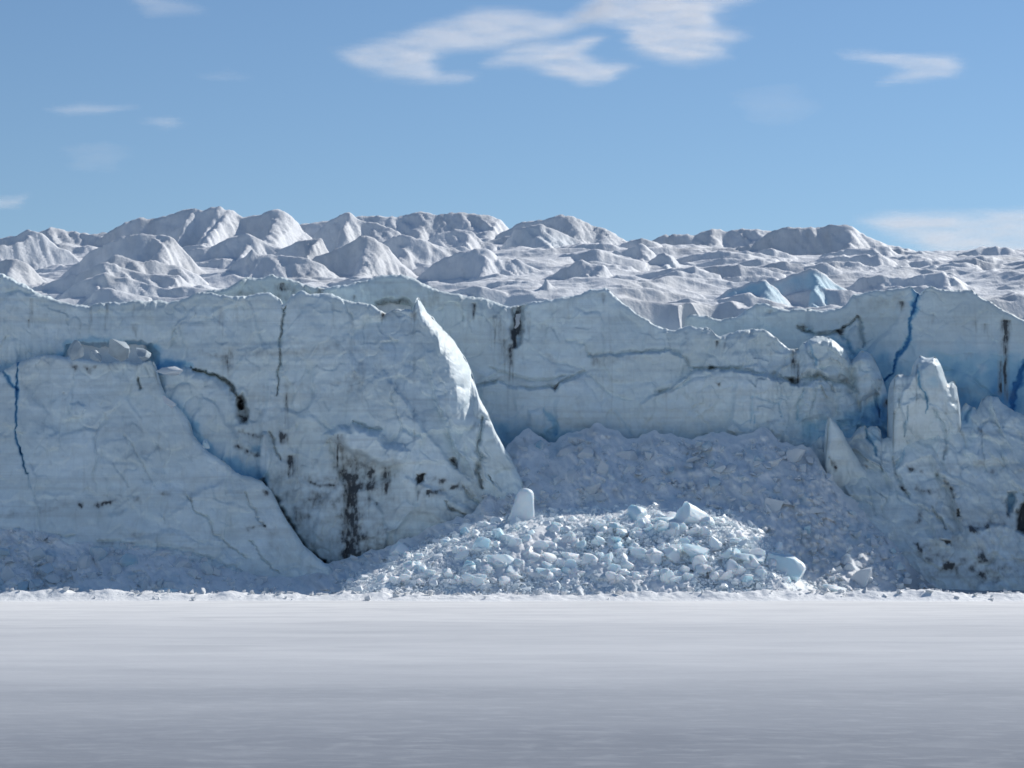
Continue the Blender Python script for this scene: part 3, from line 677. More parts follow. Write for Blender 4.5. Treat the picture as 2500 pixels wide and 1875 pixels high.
# --- farther right-hand cliff
S3_TOP = [(1600, 800), (1640, 786), (1690, 767), (1725, 775), (1763, 785), (1801, 770), (1850, 741), (1863, 738), (1895, 752), (1927, 757), (2000, 757), (2053, 754), (2066, 748), (2085, 722), (2100, 716), (2180, 706), (2215, 702), (2227, 700), (2238, 716), (2250, 720), (2262, 704), (2275, 697), (2306, 709),
          (2370, 709), (2401, 728), (2450, 756), (2496, 782), (2560, 805), (2620, 735), (2700, 690), (2950, 690), (3200, 700), (3600, 700)]  # crest out of view raised to shade the right foot
def d3(px, py):
    return 362.0 + 0.010 * (1000 - py) - 4.0 * sst((px - 2100) / 150) + wave(px, 0.8, 180, 8)
S3_F = [
    ('crack', [(2240, 722), (2230, 750), (2222, 790), (2216, 830), (2210, 845), (2192, 868), (2184, 890), (2178, 905), (2160, 930)], 5.5, 0.6, 0.85, 0), ('line', [(2236, 715), (2230, 760)], 10, 0.6, 0),
    ('crack', [(1950, 800), (1990, 816), (2030, 812), (2050, 806), (2078, 788), (2096, 775)], 7, 1.2, 0.05, 0.7), ('crack', [(2094, 772), (2104, 800), (2106, 825), (2108, 850)], 7, 1.0, 0.1, 0.6), ('tint', [(2040, 805), (2062, 800), (2060, 820), (2045, 818)], 6, 0, 0.8), ('tint', [(1955, 792), (1985, 795), (1980, 812), (1962, 810)], 8, 0.1, 0.7),
    ('crack', [(2052, 818), (2070, 830), (2078, 850)], 5, 0.6, 0.2, 0.2), ('drip', 2452, 780, 960, 11, 1.0), ('drip', 2460, 782, 830, 9, 0.8), ('drip', 2445, 880, 980, 8, 0.8), ('drip', 2380, 780, 815, 8, 0.55), ('drip', 2405, 790, 830, 9, 0.65), ('drip', 2277, 765, 800, 9, 0.4), ('drip', 2202, 735, 765, 6, 0.8), ('drip', 1880, 755, 770, 8, 0.5), ('drip', 2150, 765, 790, 7, 0.3), ('drip', 2370, 860, 880, 20, 0.3),
    ('tint', [(2075, 722), (2210, 705), (2215, 745), (2090, 772)], 16, 0.0, 0.38), ('tint', [(2250, 705), (2390, 705), (2390, 730), (2250, 730)], 12, 0.1, 0.2), ('tint', [(1750, 790), (1950, 775), (2060, 800), (2000, 840), (1800, 840)], 30, 0.16, 0.18),
    ('tint', [(2060, 850), (2300, 840), (2500, 850), (2900, 850), (2900, 1040), (2050, 1040)], 80, 0.36, 0), ('tint', [(2090, 870), (2180, 880), (2170, 960), (2110, 940)], 30, 0.3, 0), ('tint', [(2300, 900), (2500, 900), (2500, 1040), (2320, 1040)], 50, 0.28, 0.0),
    ('crack', [(2510, 870), (2490, 915), (2478, 950), (2472, 1000)], 10, 0.8, 0.8, 0), ('tint', [(2310, 940), (2480, 950), (2480, 975), (2330, 970)], 14, 0, 0.30),
    ('raise', [(2060, 830), (2085, 795), (2100, 800), (2102, 850), (2090, 870)], 12, 0.8, 0, 0), ('edge', [(1990, 840), (2030, 835), (2070, 850), (2110, 900)], 0.9, 9, 60, 0.2, 0),
]
cliff("ice_cliff", 1600, 3600, 2.5, S3_TOP, [(1600, 1050), (2500, 1060), (2700, 1460), (3600, 1465)], d3, S3_F, 400, rough=0.42,
      label="smooth dark blue cliff with bright blue crack behind the ice tower", cat="ice cliff")

# --- dirty broken mass at the right foot
S4_TOP = [(1925, 1150), (1960, 1110), (1990, 1078), (2010, 1064), (2060, 1066), (2082, 1064), (2096, 1050), (2112, 1040), (2118, 1048), (2124, 1040), (2142, 1038), (2151, 1050), (2153, 1068), (2182, 1064), (2200, 1030), (2340, 1012), (2347, 1000), (2358, 984), (2372, 990), (2386, 1000), (2400, 974), (2412, 968), (2436, 968), (2447, 985), (2470, 1000),
          (2500, 1015), (2600, 1040), (2700, 1000), (2950, 980)]
S4_BOT = [(1925, 1175), (1990, 1225), (2080, 1300), (2200, 1400), (2270, 1448), (2950, 1465)]
def d4(px, py):
    return 345.0 - 0.040 * (py - 1050) + wave(px, 1.5, 160, 9) + 2.0 * sst((2150 - px) / 150) - 3.6 * np.exp(-((px - 2265) / 80) ** 2) * sst((py - 990) / 60)
S4_F = [
    ('edge', [(2270, 1110), (2292, 1160), (2312, 1190), (2326, 1222), (2336, 1262), (2345, 1300)], -2.0, 8, 80, 0, 0.35), ('raise', [(2334, 1240), (2340, 1238), (2346, 1262), (2338, 1262)], 4, -1.5, 0, 0.9),
    ('crack', [(2286, 1156), (2302, 1164), (2314, 1185), (2328, 1215)], 6, 1.0, 0, 0.65), ('crack', [(2184, 1120), (2188, 1155), (2205, 1195), (2225, 1215)], 6, 1.0, 0, 0.4), ('line', [(2218, 1148), (2232, 1147), (2246, 1149)], 6, 0, 0.8), ('line', [(2236, 1195), (2260, 1200), (2285, 1202)], 7, 0, 0.6), ('line', [(2200, 1192), (2212, 1197)], 6, 0, 0.8),
    ('raise', [(2262, 1238), (2272, 1242), (2284, 1262), (2300, 1280), (2322, 1320), (2320, 1345), (2290, 1330), (2272, 1280)], 10, 1.2, 0, 0), ('crack', [(2272, 1236), (2284, 1258), (2312, 1292)], 5, 1.0, 0, 0.5), ('tint', [(2240, 1250), (2258, 1255), (2250, 1275), (2236, 1272)], 7, 0.1, 0.6),
    ('raise', [(2294, 1314), (2318, 1322), (2322, 1336), (2305, 1330)], 5, -1.2, 0, 1.0), ('tint', [(2364, 1285), (2412, 1288), (2392, 1302), (2372, 1300)], 6, 0, 0.9), ('edge', [(2360, 1285), (2400, 1290), (2440, 1280), (2470, 1290)], 1.2, 8, 60, 0, 0.35),
    ('raise', [(2478, 1250), (2500, 1205), (2560, 1190), (2570, 1290), (2505, 1310), (2478, 1298)], 12, -5.0, 0.1, 1.2), ('raise', [(2455, 1200), (2480, 1200), (2482, 1225), (2466, 1265), (2456, 1240)], 9, -2.0, 0.5, 0.1), ('tint', [(2450, 1215), (2458, 1222), (2468, 1262), (2458, 1260)], 5, 0, 0.7),
    ('tint', [(2236, 1345), (2330, 1335), (2360, 1390), (2340, 1410), (2250, 1380)], 40, 0, 0.32), ('tint', [(2380, 1345), (2410, 1348), (2420, 1370), (2390, 1370)], 14, 0, 0.55), ('tint', [(2370, 1395), (2430, 1400), (2440, 1425), (2400, 1425)], 18, 0, 0.55), ('tint', [(2300, 1375), (2330, 1378), (2325, 1395), (2300, 1392)], 8, 0, 0.8), ('tint', [(2230, 1320), (2245, 1325), (2250, 1350), (2240, 1345)], 5, 0, 0.9),
    ('tint', [(2150, 1250), (2500, 1250), (2700, 1300), (2700, 1460), (2200, 1450)], 70, 0, 0.30), ('tint', [(2380, 1360), (2500, 1360), (2500, 1440), (2380, 1440)], 40, 0, 0.2), ('tint', [(2250, 1150), (2700, 1150), (2700, 1280), (2250, 1280)], 60, 0, 0.12),
    ('line', [(2030, 1135), (2036, 1140), (2040, 1142)], 6, 0, 0.9), ('line', [(2106, 1138), (2110, 1142)], 6, 0, 0.6), ('crack', [(2112, 1045), (2128, 1085), (2140, 1110)], 5, 1.0, 0.4, 0.1), ('tint', [(2120, 1040), (2155, 1045), (2150, 1085), (2120, 1085)], 14, 0.3, 0), ('crack', [(2200, 1060), (2205, 1110), (2190, 1140)], 7, 0.8, 0.25, 0),
    ('crack', [(2300, 1040), (2310, 1090), (2308, 1120)], 7, 0.8, 0.1, 0.3), ('crack', [(2395, 1055), (2400, 1085), (2398, 1130)], 4, 0.4, 0.1, 0.2), ('line', [(2290, 1148), (2400, 1147), (2500, 1150)], 7, 0, 0.22), ('line', [(2415, 1157), (2422, 1160)], 6, 0, 0.6), ('tint', [(2345, 1000), (2380, 1000), (2372, 1045), (2340, 1045)], 12, 0.35, 0), ('crack', [(2370, 990), (2366, 1010), (2358, 1030)], 7, 1.0, 0.3, 0.2),
    ('crack', [(2122, 1190), (2130, 1225), (2140, 1260)], 7, 0.6, 0, 0.15), ('line', [(2030, 1190), (2060, 1194)], 7, 0.1, 0.2), ('tint', [(2300, 1100), (2312, 1094), (2312, 1120), (2304, 1120)], 6, 0, 0.4),
    ('raise', [(2395, 985), (2412, 970), (2436, 970), (2460, 1000), (2500, 1020), (2490, 1130), (2380, 1140), (2350, 1100)], 24, 1.5, 0, 0),
]
cliff("ice_mass", 1925, 2950, 2.5, S4_TOP, S4_BOT, d4, S4_F, 500, edge=((1900, 14, 1.0), (2950, 14, 1.0)), rough=1.15, jag=6, flow=-0.45, basedirt=0.06, lip=[(0.3, .02), (0.9, -.05), (2.0, -.5), (4.5, -2.0), (9.0, -5.0)],
      label="dirty broken ice slope at the right foot, black hole at its edge", cat="ice slope")

# --- tower and pinnacle standing on it
TW_LIP = [(0.3, .03), (0.8, 0.03), (1.6, -.05), (3.0, -.3), (4.6, -1.0), (5.6, -2.6), (6.0, -6.0)]
cliff("ice_tower", 2176, 2356, 2.0, [(2176, 1150), (2180, 1060), (2182, 932), (2190, 918), (2230, 914), (2236, 905), (2239, 880), (2246, 870), (2262, 873), (2284, 872), (2296, 888), (2306, 915), (2313, 940), (2330, 930), (2337, 948), (2345, 1000), (2348, 1060), (2352, 1130), (2358, 1180)],
      [(2170, 1190), (2360, 1190)], lambda px, py: 341.3 + 0.012 * (py - 1000) + 0 * px,
      [('crack', [(2240, 900), (2246, 930), (2256, 965), (2263, 1010)], 3.6, 0.35, 0.55, 0), ('tint', [(2238, 885), (2300, 890), (2310, 960), (2250, 960)], 20, 0.22, 0), ('raise', [(2239, 880), (2284, 872), (2312, 938), (2340, 1010), (2300, 1010), (2262, 1000)], 12, 1.0, 0, 0),
       ('edge', [(2184, 985), (2215, 980), (2240, 970), (2262, 985), (2300, 1000), (2330, 1045)], 0.9, 9, 60, 0.05, 0.12), ('crack', [(2214, 990), (2212, 1030), (2208, 1070)], 5, 0.6, 0.25, 0), ('crack', [(2280, 1000), (2300, 1030), (2312, 1080)], 6, 0.6, 0.15, 0.1), ('tint', [(2180, 1020), (2360, 1040), (2360, 1190), (2180, 1190)], 40, 0, 0.12)],
      610, edge=((2170, 16, 1.6), (2240, 14, 1.4), (2270, 14, 1.4), (2310, 26, 3.2), (2358, 18, 2.0)), rough=0.85, jag=5, lip=TW_LIP,
      label="pale blue ice tower with square lit top on the right", cat="ice tower")
cliff("ice_pinnacle", 2008, 2150, 2.0, [(2008, 1180), (2016, 1120), (2020, 1040), (2023, 1014), (2027, 1017), (2040, 1034), (2056, 1054), (2063, 1068), (2080, 1096), (2104, 1135), (2130, 1165), (2150, 1195)], [(2000, 1205), (2160, 1205)], lambda px, py: 341.0 + 0.012 * (py - 1050) + 0 * px,
      [('line', [(2034, 1130), (2040, 1142)], 6, 0, 0.8), ('crack', [(2024, 1110), (2030, 1135)], 4, 0.6, 0, 0.5)], 620, edge=((2000, 16, 1.8), (2100, 18, 1.8)), rough=0.8, jag=5, lip=[(0.3, 0), (0.8, -.1), (1.6, -.3), (2.6, -.9), (3.4, -2.2), (3.8, -4.5)],
      label="thin pointed ice fin left of the tower, deep blue gap behind", cat="ice pinnacle")

# ------------------------------------------------------------------ glacier top: a height field raised along the traced ridges
RIDGES = [  # depth m, front slope, blue, points
    (560, 0.75, 0, [(1586, 589), (1618, 577), (1649, 570), (1694, 572), (1713, 562), (1744, 556), (1776, 558), (1814, 553), (1852, 556), (1900, 566), (1960, 585)]),
    (565, 0.70, 0, [(2150, 590), (2211, 605), (2262, 622), (2294, 624), (2338, 627), (2385, 626), (2433, 622), (2500, 618), (2620, 610), (2750, 625)]),
    (520, 0.70, 0, [(840, 528), (866, 524), (916, 523), (948, 526), (973, 521), (996, 515), (1021, 512), (1043, 515), (1068, 521), (1094, 518), (1138, 515), (1179, 516), (1201, 521), (1220, 529), (1236, 545), (1250, 560)]),
    (512, 0.95, 0, [(1225, 560), (1263, 537), (1295, 534), (1333, 531), (1371, 524), (1403, 526), (1428, 534), (1453, 547), (1479, 551), (1504, 564), (1529, 583)], "rounded grey hump on the skyline right of centre"),
    (500, 1.00, 0, [(1800, 599), (1844, 592), (1873, 567), (1908, 554), (1952, 551), (1996, 551), (2028, 547), (2063, 545), (2082, 548), (2104, 562), (2132, 577), (2164, 592), (2196, 611), (2227, 627), (2259, 640)], "long dark skyline ridge at right with a lit edge sloping down right"),
    (500, 0.70, 0, [(720, 548), (740, 543), (777, 539), (802, 536), (840, 540)]),
    (478, 1.00, 0, [(253, 577), (272, 559), (304, 542), (342, 526), (386, 526), (424, 513), (456, 504), (475, 504), (494, 512), (516, 502), (538, 499), (551, 510), (566, 509), (589, 526), (620, 520), (646, 513), (668, 504), (684, 507), (708, 520), (727, 535), (739, 554), (758, 567), (775, 585)], "broad highest ice massif on the skyline at left"),
    (485, 0.80, 0, [(1520, 590), (1540, 582), (1564, 578), (1586, 583), (1610, 592)]),
    (480, 0.90, 0, [(85, 572), (108, 561), (127, 553), (165, 558), (203, 562), (228, 566), (253, 561), (263, 564), (285, 572), (310, 590)]),
    (480, 0.80, 0, [(1610, 612), (1637, 608), (1675, 602), (1719, 605), (1757, 615), (1800, 625)]),
    (470, 0.90, .15, [(1219, 605), (1257, 561), (1295, 551), (1327, 548), (1352, 556), (1396, 577), (1437, 592), (1480, 600)]),
    (468, 0.85, 0, [(2003, 620), (2069, 604), (2132, 598), (2173, 605), (2224, 630), (2260, 645)]),
    (465, 0.90, 0, [(1050, 582), (1068, 570), (1106, 559), (1151, 559), (1179, 583), (1214, 596), (1227, 611)]),
    (470, 0.80, 0, [(2300, 660), (2325, 653), (2357, 645), (2401, 646), (2433, 653), (2452, 665), (2480, 675)]),
    (500, 0.80, 0, [(2360, 645), (2382, 640), (2433, 637), (2471, 640), (2510, 653), (2600, 640), (2700, 650)]),
    (452, 1.10, 0, [(755, 590), (775, 565), (790, 548), (809, 532), (828, 521), (853, 515), (862, 521), (872, 530), (900, 534), (916, 536), (948, 548), (980, 567), (1011, 586)], "sharp shaded skyline peak just right of the highest massif"),
    (440, 0.95, 0, [(440, 620), (475, 608), (519, 596), (557, 577), (601, 565), (620, 570), (649, 589), (690, 605), (710, 620)]),
    (440, 0.85, 0, [(1480, 640), (1498, 627), (1532, 605), (1567, 592), (1580, 600), (1599, 618), (1611, 646)]),
    (430, 0.90, .1, [(1590, 630), (1602, 621), (1624, 611), (1643, 621), (1659, 643), (1668, 659), (1697, 658), (1710, 670)]),
    (430, 1.00, 0, [(915, 600), (932, 589), (964, 572), (992, 572), (1021, 583), (1056, 586), (1094, 596), (1132, 608), (1150, 622)]),
    (430, 0.80, 0, [(1980, 650), (2003, 640), (2041, 630), (2091, 630), (2132, 646), (2151, 662)]),
    (428, 1.00, 0, [(-300, 560), (-120, 590), (-40, 585), (0, 575), (38, 570), (63, 556), (79, 552), (101, 558), (117, 577), (139, 596), (165, 608), (190, 634), (221, 652)], "steep ice peak at the far left with a fluted sunlit face"),
    (425, 0.95, 0, [(670, 620), (689, 605), (727, 589), (758, 580), (784, 577), (796, 599), (803, 611), (815, 630)]),
    (420, 0.80, 0, [(2130, 668), (2154, 659), (2211, 649), (2281, 653), (2319, 659), (2351, 678), (2380, 690)]),
    (410, 1.05, 0, [(770, 625), (790, 615), (828, 599), (860, 583), (879, 572), (901, 573), (929, 586), (948, 599), (964, 621), (980, 640), (1000, 652)], "pointed hummock in the middle distance with a sunlit right face"),
    (410, 0.85, 0, [(1560, 695), (1586, 684), (1643, 672), (1694, 668), (1738, 662), (1782, 668), (1833, 684), (1850, 695)]),
    (406, 1.05, 0, [(1055, 642), (1075, 630), (1119, 615), (1157, 602), (1189, 599), (1205, 608), (1217, 618), (1265, 627), (1300, 646), (1330, 660)], "dark-faced hummock behind the recessed cliff, left of centre gap"),
    (405, 1.00, 0, [(200, 630), (221, 615), (263, 592), (304, 573), (342, 565), (380, 569), (411, 572), (430, 583), (449, 602), (468, 627), (494, 653), (532, 684), (563, 703)], "large rounded hummock above the left cliff with a white spur"),
    (400, 0.90, 0, [(545, 665), (566, 643), (601, 618), (614, 602), (633, 618), (652, 613), (663, 611), (708, 621), (752, 627), (790, 640), (803, 656), (830, 672)]),
    (400, 0.80, 0, [(2395, 715), (2420, 703), (2458, 691), (2484, 694), (2520, 700), (2600, 690), (2720, 705)]),
    (396, 0.80, 0, [(2050, 700), (2072, 691), (2116, 672), (2154, 668), (2211, 672), (2249, 668), (2306, 662), (2344, 678), (2380, 700)]),
    (394, 0.95, 0, [(1310, 685), (1333, 672), (1377, 653), (1422, 630), (1447, 640), (1479, 646), (1494, 668), (1510, 684)], "low tent-shaped hummock behind the recessed cliff's peak"),
    (386, 0.85, 0, [(240, 645), (266, 630), (291, 616), (335, 627), (380, 637), (443, 646), (480, 665)]),
    (385, 0.95, 0, [(-250, 660), (-60, 650), (0, 640), (25, 633), (45, 628), (70, 645), (105, 680), (130, 700)]),
    (376, 0.90, 0, [(60, 712), (82, 700), (127, 678), (177, 668), (222, 653), (263, 637), (304, 646), (335, 659), (380, 665), (437, 668), (475, 700), (500, 712)]),
    (386, 1.0, .62, [(1850, 705), (1870, 690), (1927, 665), (1977, 646), (1996, 648), (2022, 668), (2047, 690), (2075, 703), (2100, 716)], "pointed cyan serac above the right cliff"),
    (380, 1.0, .62, [(1720, 740), (1738, 728), (1795, 694), (1836, 684), (1865, 679), (1896, 700), (1910, 715)], "lower cyan serac left of the pointed one"),
    (368, 1.00, 0, [(1300, 712), (1320, 700), (1333, 676), (1345, 690), (1362, 705), (1380, 715)]),
    (362, 0.90, 0, [(190, 680), (209, 668), (253, 665), (316, 675), (380, 690), (411, 697), (475, 694), (519, 703), (540, 712)]),
    (374, 1.0, .7, [(1625, 780), (1645, 764), (1668, 744), (1694, 732), (1738, 728), (1789, 728), (1836, 720), (1852, 736), (1865, 745)]),
    (348, 0.60, 0, [(235, 705), (253, 697), (304, 706), (348, 719), (411, 736), (430, 745)]),
    (346, 0.70, 0, [(195, 735), (209, 725), (234, 716), (253, 728), (265, 738)]),
]

def build_top():
    xs = np.concatenate([np.arange(-190, -130, 1.0), np.arange(-130, 130, 0.36), np.arange(130, 235, 1.0)])
    ys = np.concatenate([np.arange(338, 470, 0.36), np.arange(470, 620, 0.6)])
    X, Y = np.meshgrid(xs, ys)
    # base sheet of the icefall
    rows = [(338, 740), (345, 731), (365, 698), (385, 671), (410, 642), (440, 615), (470, 596), (500, 583), (530, 581), (560, 594), (620, 640)]
    by = ip(rows, Y)
    px = 1250 + X * F / Y
    by = by + 30 * sst((px - 1300) / 700) + 16 * sst((1300 - px) / 300)
    by = by + 30 * sst((px - 1500) / 300) * sst((402 - Y) / 26) * sst((2300 - px) / 150)
    Z = CAM_H + (YH - by) * Y / F
    # hummocks and runnels everywhere
    wxp = X + 3.0 * fbm(X / 16, Y / 22, 3, 701); wyp = Y + 4.0 * fbm(X / 16, Y / 22, 3, 702)
    hum = ridged(wxp / 26 - 0.3 * wyp / 14, wyp / 13, 4, 705)
    Z = Z + 2.0 * hum - 1.5
    blue = np.zeros_like(Z)
    rr = random.Random(5)
    for i in range(170):
        yk = rr.uniform(352, 500); xk = rr.uniform(-118, 128)
        wd = rr.uniform(7, 26) * (0.6 + 0.4 * yk / 420); hh = rr.uniform(0.07, 0.13) * wd * rr.uniform(0.7, 1.2)
        ap = rr.uniform(0.45, 0.75)
        i0, i1 = np.searchsorted(xs, (xk - wd, xk + wd)); j0, j1 = np.searchsorted(ys, (yk - 8, yk + 16))
        if i1 - i0 < 4 or j1 - j0 < 4:
            continue
        x = X[j0:j1, i0:i1]; y = Y[j0:j1, i0:i1]; zb = Z[j0:j1, i0:i1]
        base = np.median(zb[np.abs(y - yk) < 1.5])
        u = (x - xk) / wd + 0.5 + 0.05 * fbm(x / 2, y / 4, 2, 600 + i)
        cr = np.where(u < ap, np.clip(u / ap, 0, 1) ** 0.8, np.clip((1 - u) / (1 - ap), 0, 1) ** 0.9)
        yc = yk + 1.2 * fbm(x / 4, x * 0 + i, 3, 650 + i) + rr.uniform(-0.25, 0.1) * (x - xk)
        fr = np.maximum(yc - y, 0); bk = np.maximum(y - yc, 0)
        sl = 0.95 - 0.40 * np.tanh(6 * (u - ap))
        z = base + hh * cr - sl * fr + 0.10 * bk - 0.3 + 0.25 * fbm(x / 1.6 - y / 5, y / 6, 3, 670 + i)
        z = np.where((u < 0.01) | (u > 0.99), -99, z)
        h = np.clip(0.5 + 0.5 * (z - zb) / 0.3, 0, 1)
        Z[j0:j1, i0:i1] = zb * (1 - h) + z * h
    owner = np.full(Z.shape, -1)
    for i, rd in enumerate(RIDGES):
        yk, sf, bl, pts = rd[:4]
        sf = sf * 1.25
        a = np.asarray(pts, float)
        cx = (a[:, 0] - 1250) * yk / F; cz = CAM_H + (YH - a[:, 1]) * yk / F
        # ends run out downhill
        cx = np.concatenate([[cx[0] - 10], cx, [cx[-1] + 10]]); cz = np.concatenate([[cz[0] - 9], cz, [cz[-1] - 9]])
        m = (X > cx[0] - 4) & (X < cx[-1] + 14) & (Y > yk - 26) & (Y < yk + 34)
        x = X[m]; y = Y[m]
        yc = yk + 2.2 * fbm(x / 9, x * 0 + i, 3, 800 + i) + 0.05 * (x - cx.mean())
        dy = yc - y
        front = np.maximum(dy, 0); back = np.maximum(-dy, 0)
        xe = x + (0.9 if pts[0][0] == -300 else 0.25) * front + 0.30 * fbm(x / 2.2, y / 9, 3, 840 + i)
        zc = np.interp(xe, cx, cz) - 0.30 + 0.20 * (ridged(xe / 4.2, xe * 0 + i, 3, 905 + i) - 0.3) + 0.08 * fbm(xe / 0.9, xe * 0, 2, 915 + i)
        gs = (np.interp(xe + 1.6, cx, cz) - np.interp(xe - 1.6, cx, cz)) / 3.2
        sfe = sf * (0.92 + 0.48 * np.tanh(2.5 * (gs + 0.04)))      # sun contrast built into the shape: gentle right faces, steep shaded left ones
        fl = fbm((x - 0.75 * front) / 1.8, y / 14, 3, 870 + i)           # flutes down the face
        z = zc - sfe * front * (1 + 0.20 * fbm(x / 7, y / 7, 2, 880 + i)) - 0.34 * back - 0.004 * back ** 2
        z = z + 0.55 * fl * sst(front / 1.5) + 0.32 * (ridged((x - 0.6 * front) / 6.5, y / 16, 3, 895 + i) - 0.4) * sst(front / 1.2) + 0.12 * fbm(x / 0.9, y / 2.5, 3, 890 + i)
        ff, jf = facets((x - 0.4 * front) / 5.5 + i, front / 4.0, 960 + i)
        z = z + 0.42 * ff * sst(front / 0.8) * sst(jf / 0.1)
        zm = Z[m]
        d = z - zm
        # smooth maximum
        h = np.clip(0.5 + 0.5 * d / 0.4, 0, 1)
        Z[m] = zm * (1 - h) + z * h + 0.4 * h * (1 - h) * 0.9
        ow = owner[m]; ow[h > 0.5] = i; owner[m] = ow
        if bl:
            blue[m] = np.maximum(blue[m], bl * h * sst(front / 0.8) * (0.55 + 0.6 * fbm(x / 4, y / 4, 3, 77 + i)))
        else:
            blue[m] *= (1 - h)
    qx = X + 1.5 * fbm(X / 5, Y / 5, 3, 741); qy = Y + 1.5 * fbm(X / 5, Y / 5, 3, 742)
    fa, ja = facets(qx / 8.5 - qy / 30, qy / 10, 743); fb, jb = facets(qx / 3.4 - qy / 9, qy / 4.6, 746)
    Z = Z + 0.42 * fa * sst(ja / 0.15) + 0.10 * fb * sst(jb / 0.2)
    Z = Z + 0.16 * fbm(X / 3.4, Y / 3.0, 4, 720) + 0.07 * ridged(X / 1.6 - Y / 3, Y / 4, 3, 725)
    # stay under the rims of the cliffs in front
    for top, dfn, x_max in ((S1_TOP, d1, 1021), (S2_TOP, d2, 2200), (S3_TOP, d3, 3600)):
        pp = np.array([p for p in top if p[0] <= x_max], float)
        ds = dfn(pp[:, 0], pp[:, 1])
        w = P(pp[:, 0], pp[:, 1], ds)
        cz = np.interp(X, w[:, 0], w[:, 2]); yc = np.interp(X, w[:, 0], w[:, 1])
        m = (X >= w[0, 0]) & (X <= w[-1, 0])
        lim = cz - 1.2 + 1.15 * np.maximum(Y - yc - 2.0, 0)
        drop = 30.0 * sst((yc + 1.5 - Y) / 3)
        if x_max == 3600:
            pxx = 1250 + X * F / Y
            lim = lim + 14.0 * (1 - sst((pxx - 1590) / 170)) ** 1.5
            drop = drop * sst((pxx - 1640) / 80)
        Z = np.where(m & (Y < yc + 30), np.minimum(Z, lim - drop), Z)
        x_end = w[-1, 0]
        if x_max == 1021:
            Z = np.where((X > x_end) & (Y < 350), 2.0, Z)
    dirt_shade = np.clip(0.55 * fbm(X / 12, Y / 16, 4, 730) - 0.05 + 0.35 * np.maximum(0, fbm(X / 3, Y / 9, 3, 735) - 0.25), 0, 0.6)
    Z = np.maximum(Z, 2.0)
    V = np.stack([X, Y, Z], -1)
    gx = np.gradient(Z, axis=1) / np.gradient(X, axis=1); gy = np.gradient(Z, axis=0) / np.gradient(Y, axis=0)
    N = np.stack([-gx, -gy, np.ones_like(Z)], -1); N /= np.linalg.norm(N, axis=-1, keepdims=True)
    V = V.reshape(-1, 3); N = N.reshape(-1, 3); blue = blue.ravel(); dirt_shade = dirt_shade.ravel(); ow = owner.ravel()
    fc = grid_faces(len(ys), len(xs))
    fo = ow[fc]
    named = [i for i, r in enumerate(RIDGES) if len(r) > 4]
    fid = np.where((fo == fo[:, :1]).all(1) & np.isin(fo[:, 0], named), fo[:, 0], -1)
    for i in [-1] + named:
        f = fc[fid == i]
        used = np.unique(f); remap = np.zeros(len(V), np.int64); remap[used] = np.arange(len(used))
        if i < 0:
            nm = "glacier_surface"
        else:
            nm = "serac" if RIDGES[i][2] else "ice_ridge"
        o = mesh_obj(nm, V[used], remap[f], M_TOP, {"blue": blue[used], "dirt_shade": dirt_shade[used]})
        o.data.normals_split_custom_set_from_vertices(N[used].tolist())
        if i < 0:
            set_props(o, "crevassed white glacier surface of hummocks and hollows rising to the skyline", kind="structure")
        else:
            set_props(o, RIDGES[i][4], "serac" if RIDGES[i][2] else "ice ridge", "ridges of the glacier top")
build_top()

# ------------------------------------------------------------------ talus apron at the foot
TAL_TOP = [(-420, 1270), (-150, 1285), (0, 1288), (90, 1294), (180, 1312), (400, 1338), (560, 1376), (640, 1400), (720, 1400), (800, 1376), (880, 1356), (950, 1332), (1020, 1308), (1100, 1272), (1160, 1240), (1200, 1180), (1235, 1110), (1262, 1078), (1290, 1062), (1340, 1074), (1400, 1060), (1450, 1048), (1500, 1062), (1560, 1074), (1620, 1058), (1690, 1070), (1740, 1046), (1800, 1060), (1860, 1050), (1900, 1066), (1960, 1092), (2000, 1130), (2060, 1205), (2130, 1280), (2200, 1345), (2250, 1400), (2290, 1436), (2400, 1440), (2950, 1445)]
TAL_Y = [(-420, 327.5), (0, 327.0), (560, 327.0), (720, 328.5), (800, 329.5), (950, 329.5), (1100, 331), (1180, 334), (1235, 346), (1300, 351.5), (1700, 350.0), (1900, 348), (1960, 345.5), (2060, 339.5), (2200, 332.5), (2290, 329.5), (2950, 329)]
PILE = [(790, 1530), (850, 1405), (930, 1368), (1000, 1332), (1100, 1300), (1180, 1268), (1300, 1246), (1420, 1236), (1560, 1228), (1700, 1224), (1800, 1250), (1880, 1310), (1950, 1380), (2040, 1530)]
TOE_Y = 313.0
PILE_PUSH = 9.0

def talus_depth(px, py):
    """depth of the apron's surface seen at (px, py), before lumps"""
    ty = ip(TAL_TOP, px); tY = ip(TAL_Y, px)
    zt = CAM_H + (YH - ty) * tY / F
    sl = zt / (tY - TOE_Y)                 # slope in this column
    # solve  CAM_H + (YH-py)*Y/F = sl*(Y-TOE_Y)
    Y = (CAM_H + sl * TOE_Y) / (sl - (YH - py) / F)
    Y = np.clip(Y, 250, tY + 6)
    sd = poly_sd(px, py, PILE)
    return Y - PILE_PUSH * sst((sd + 12) / 75)

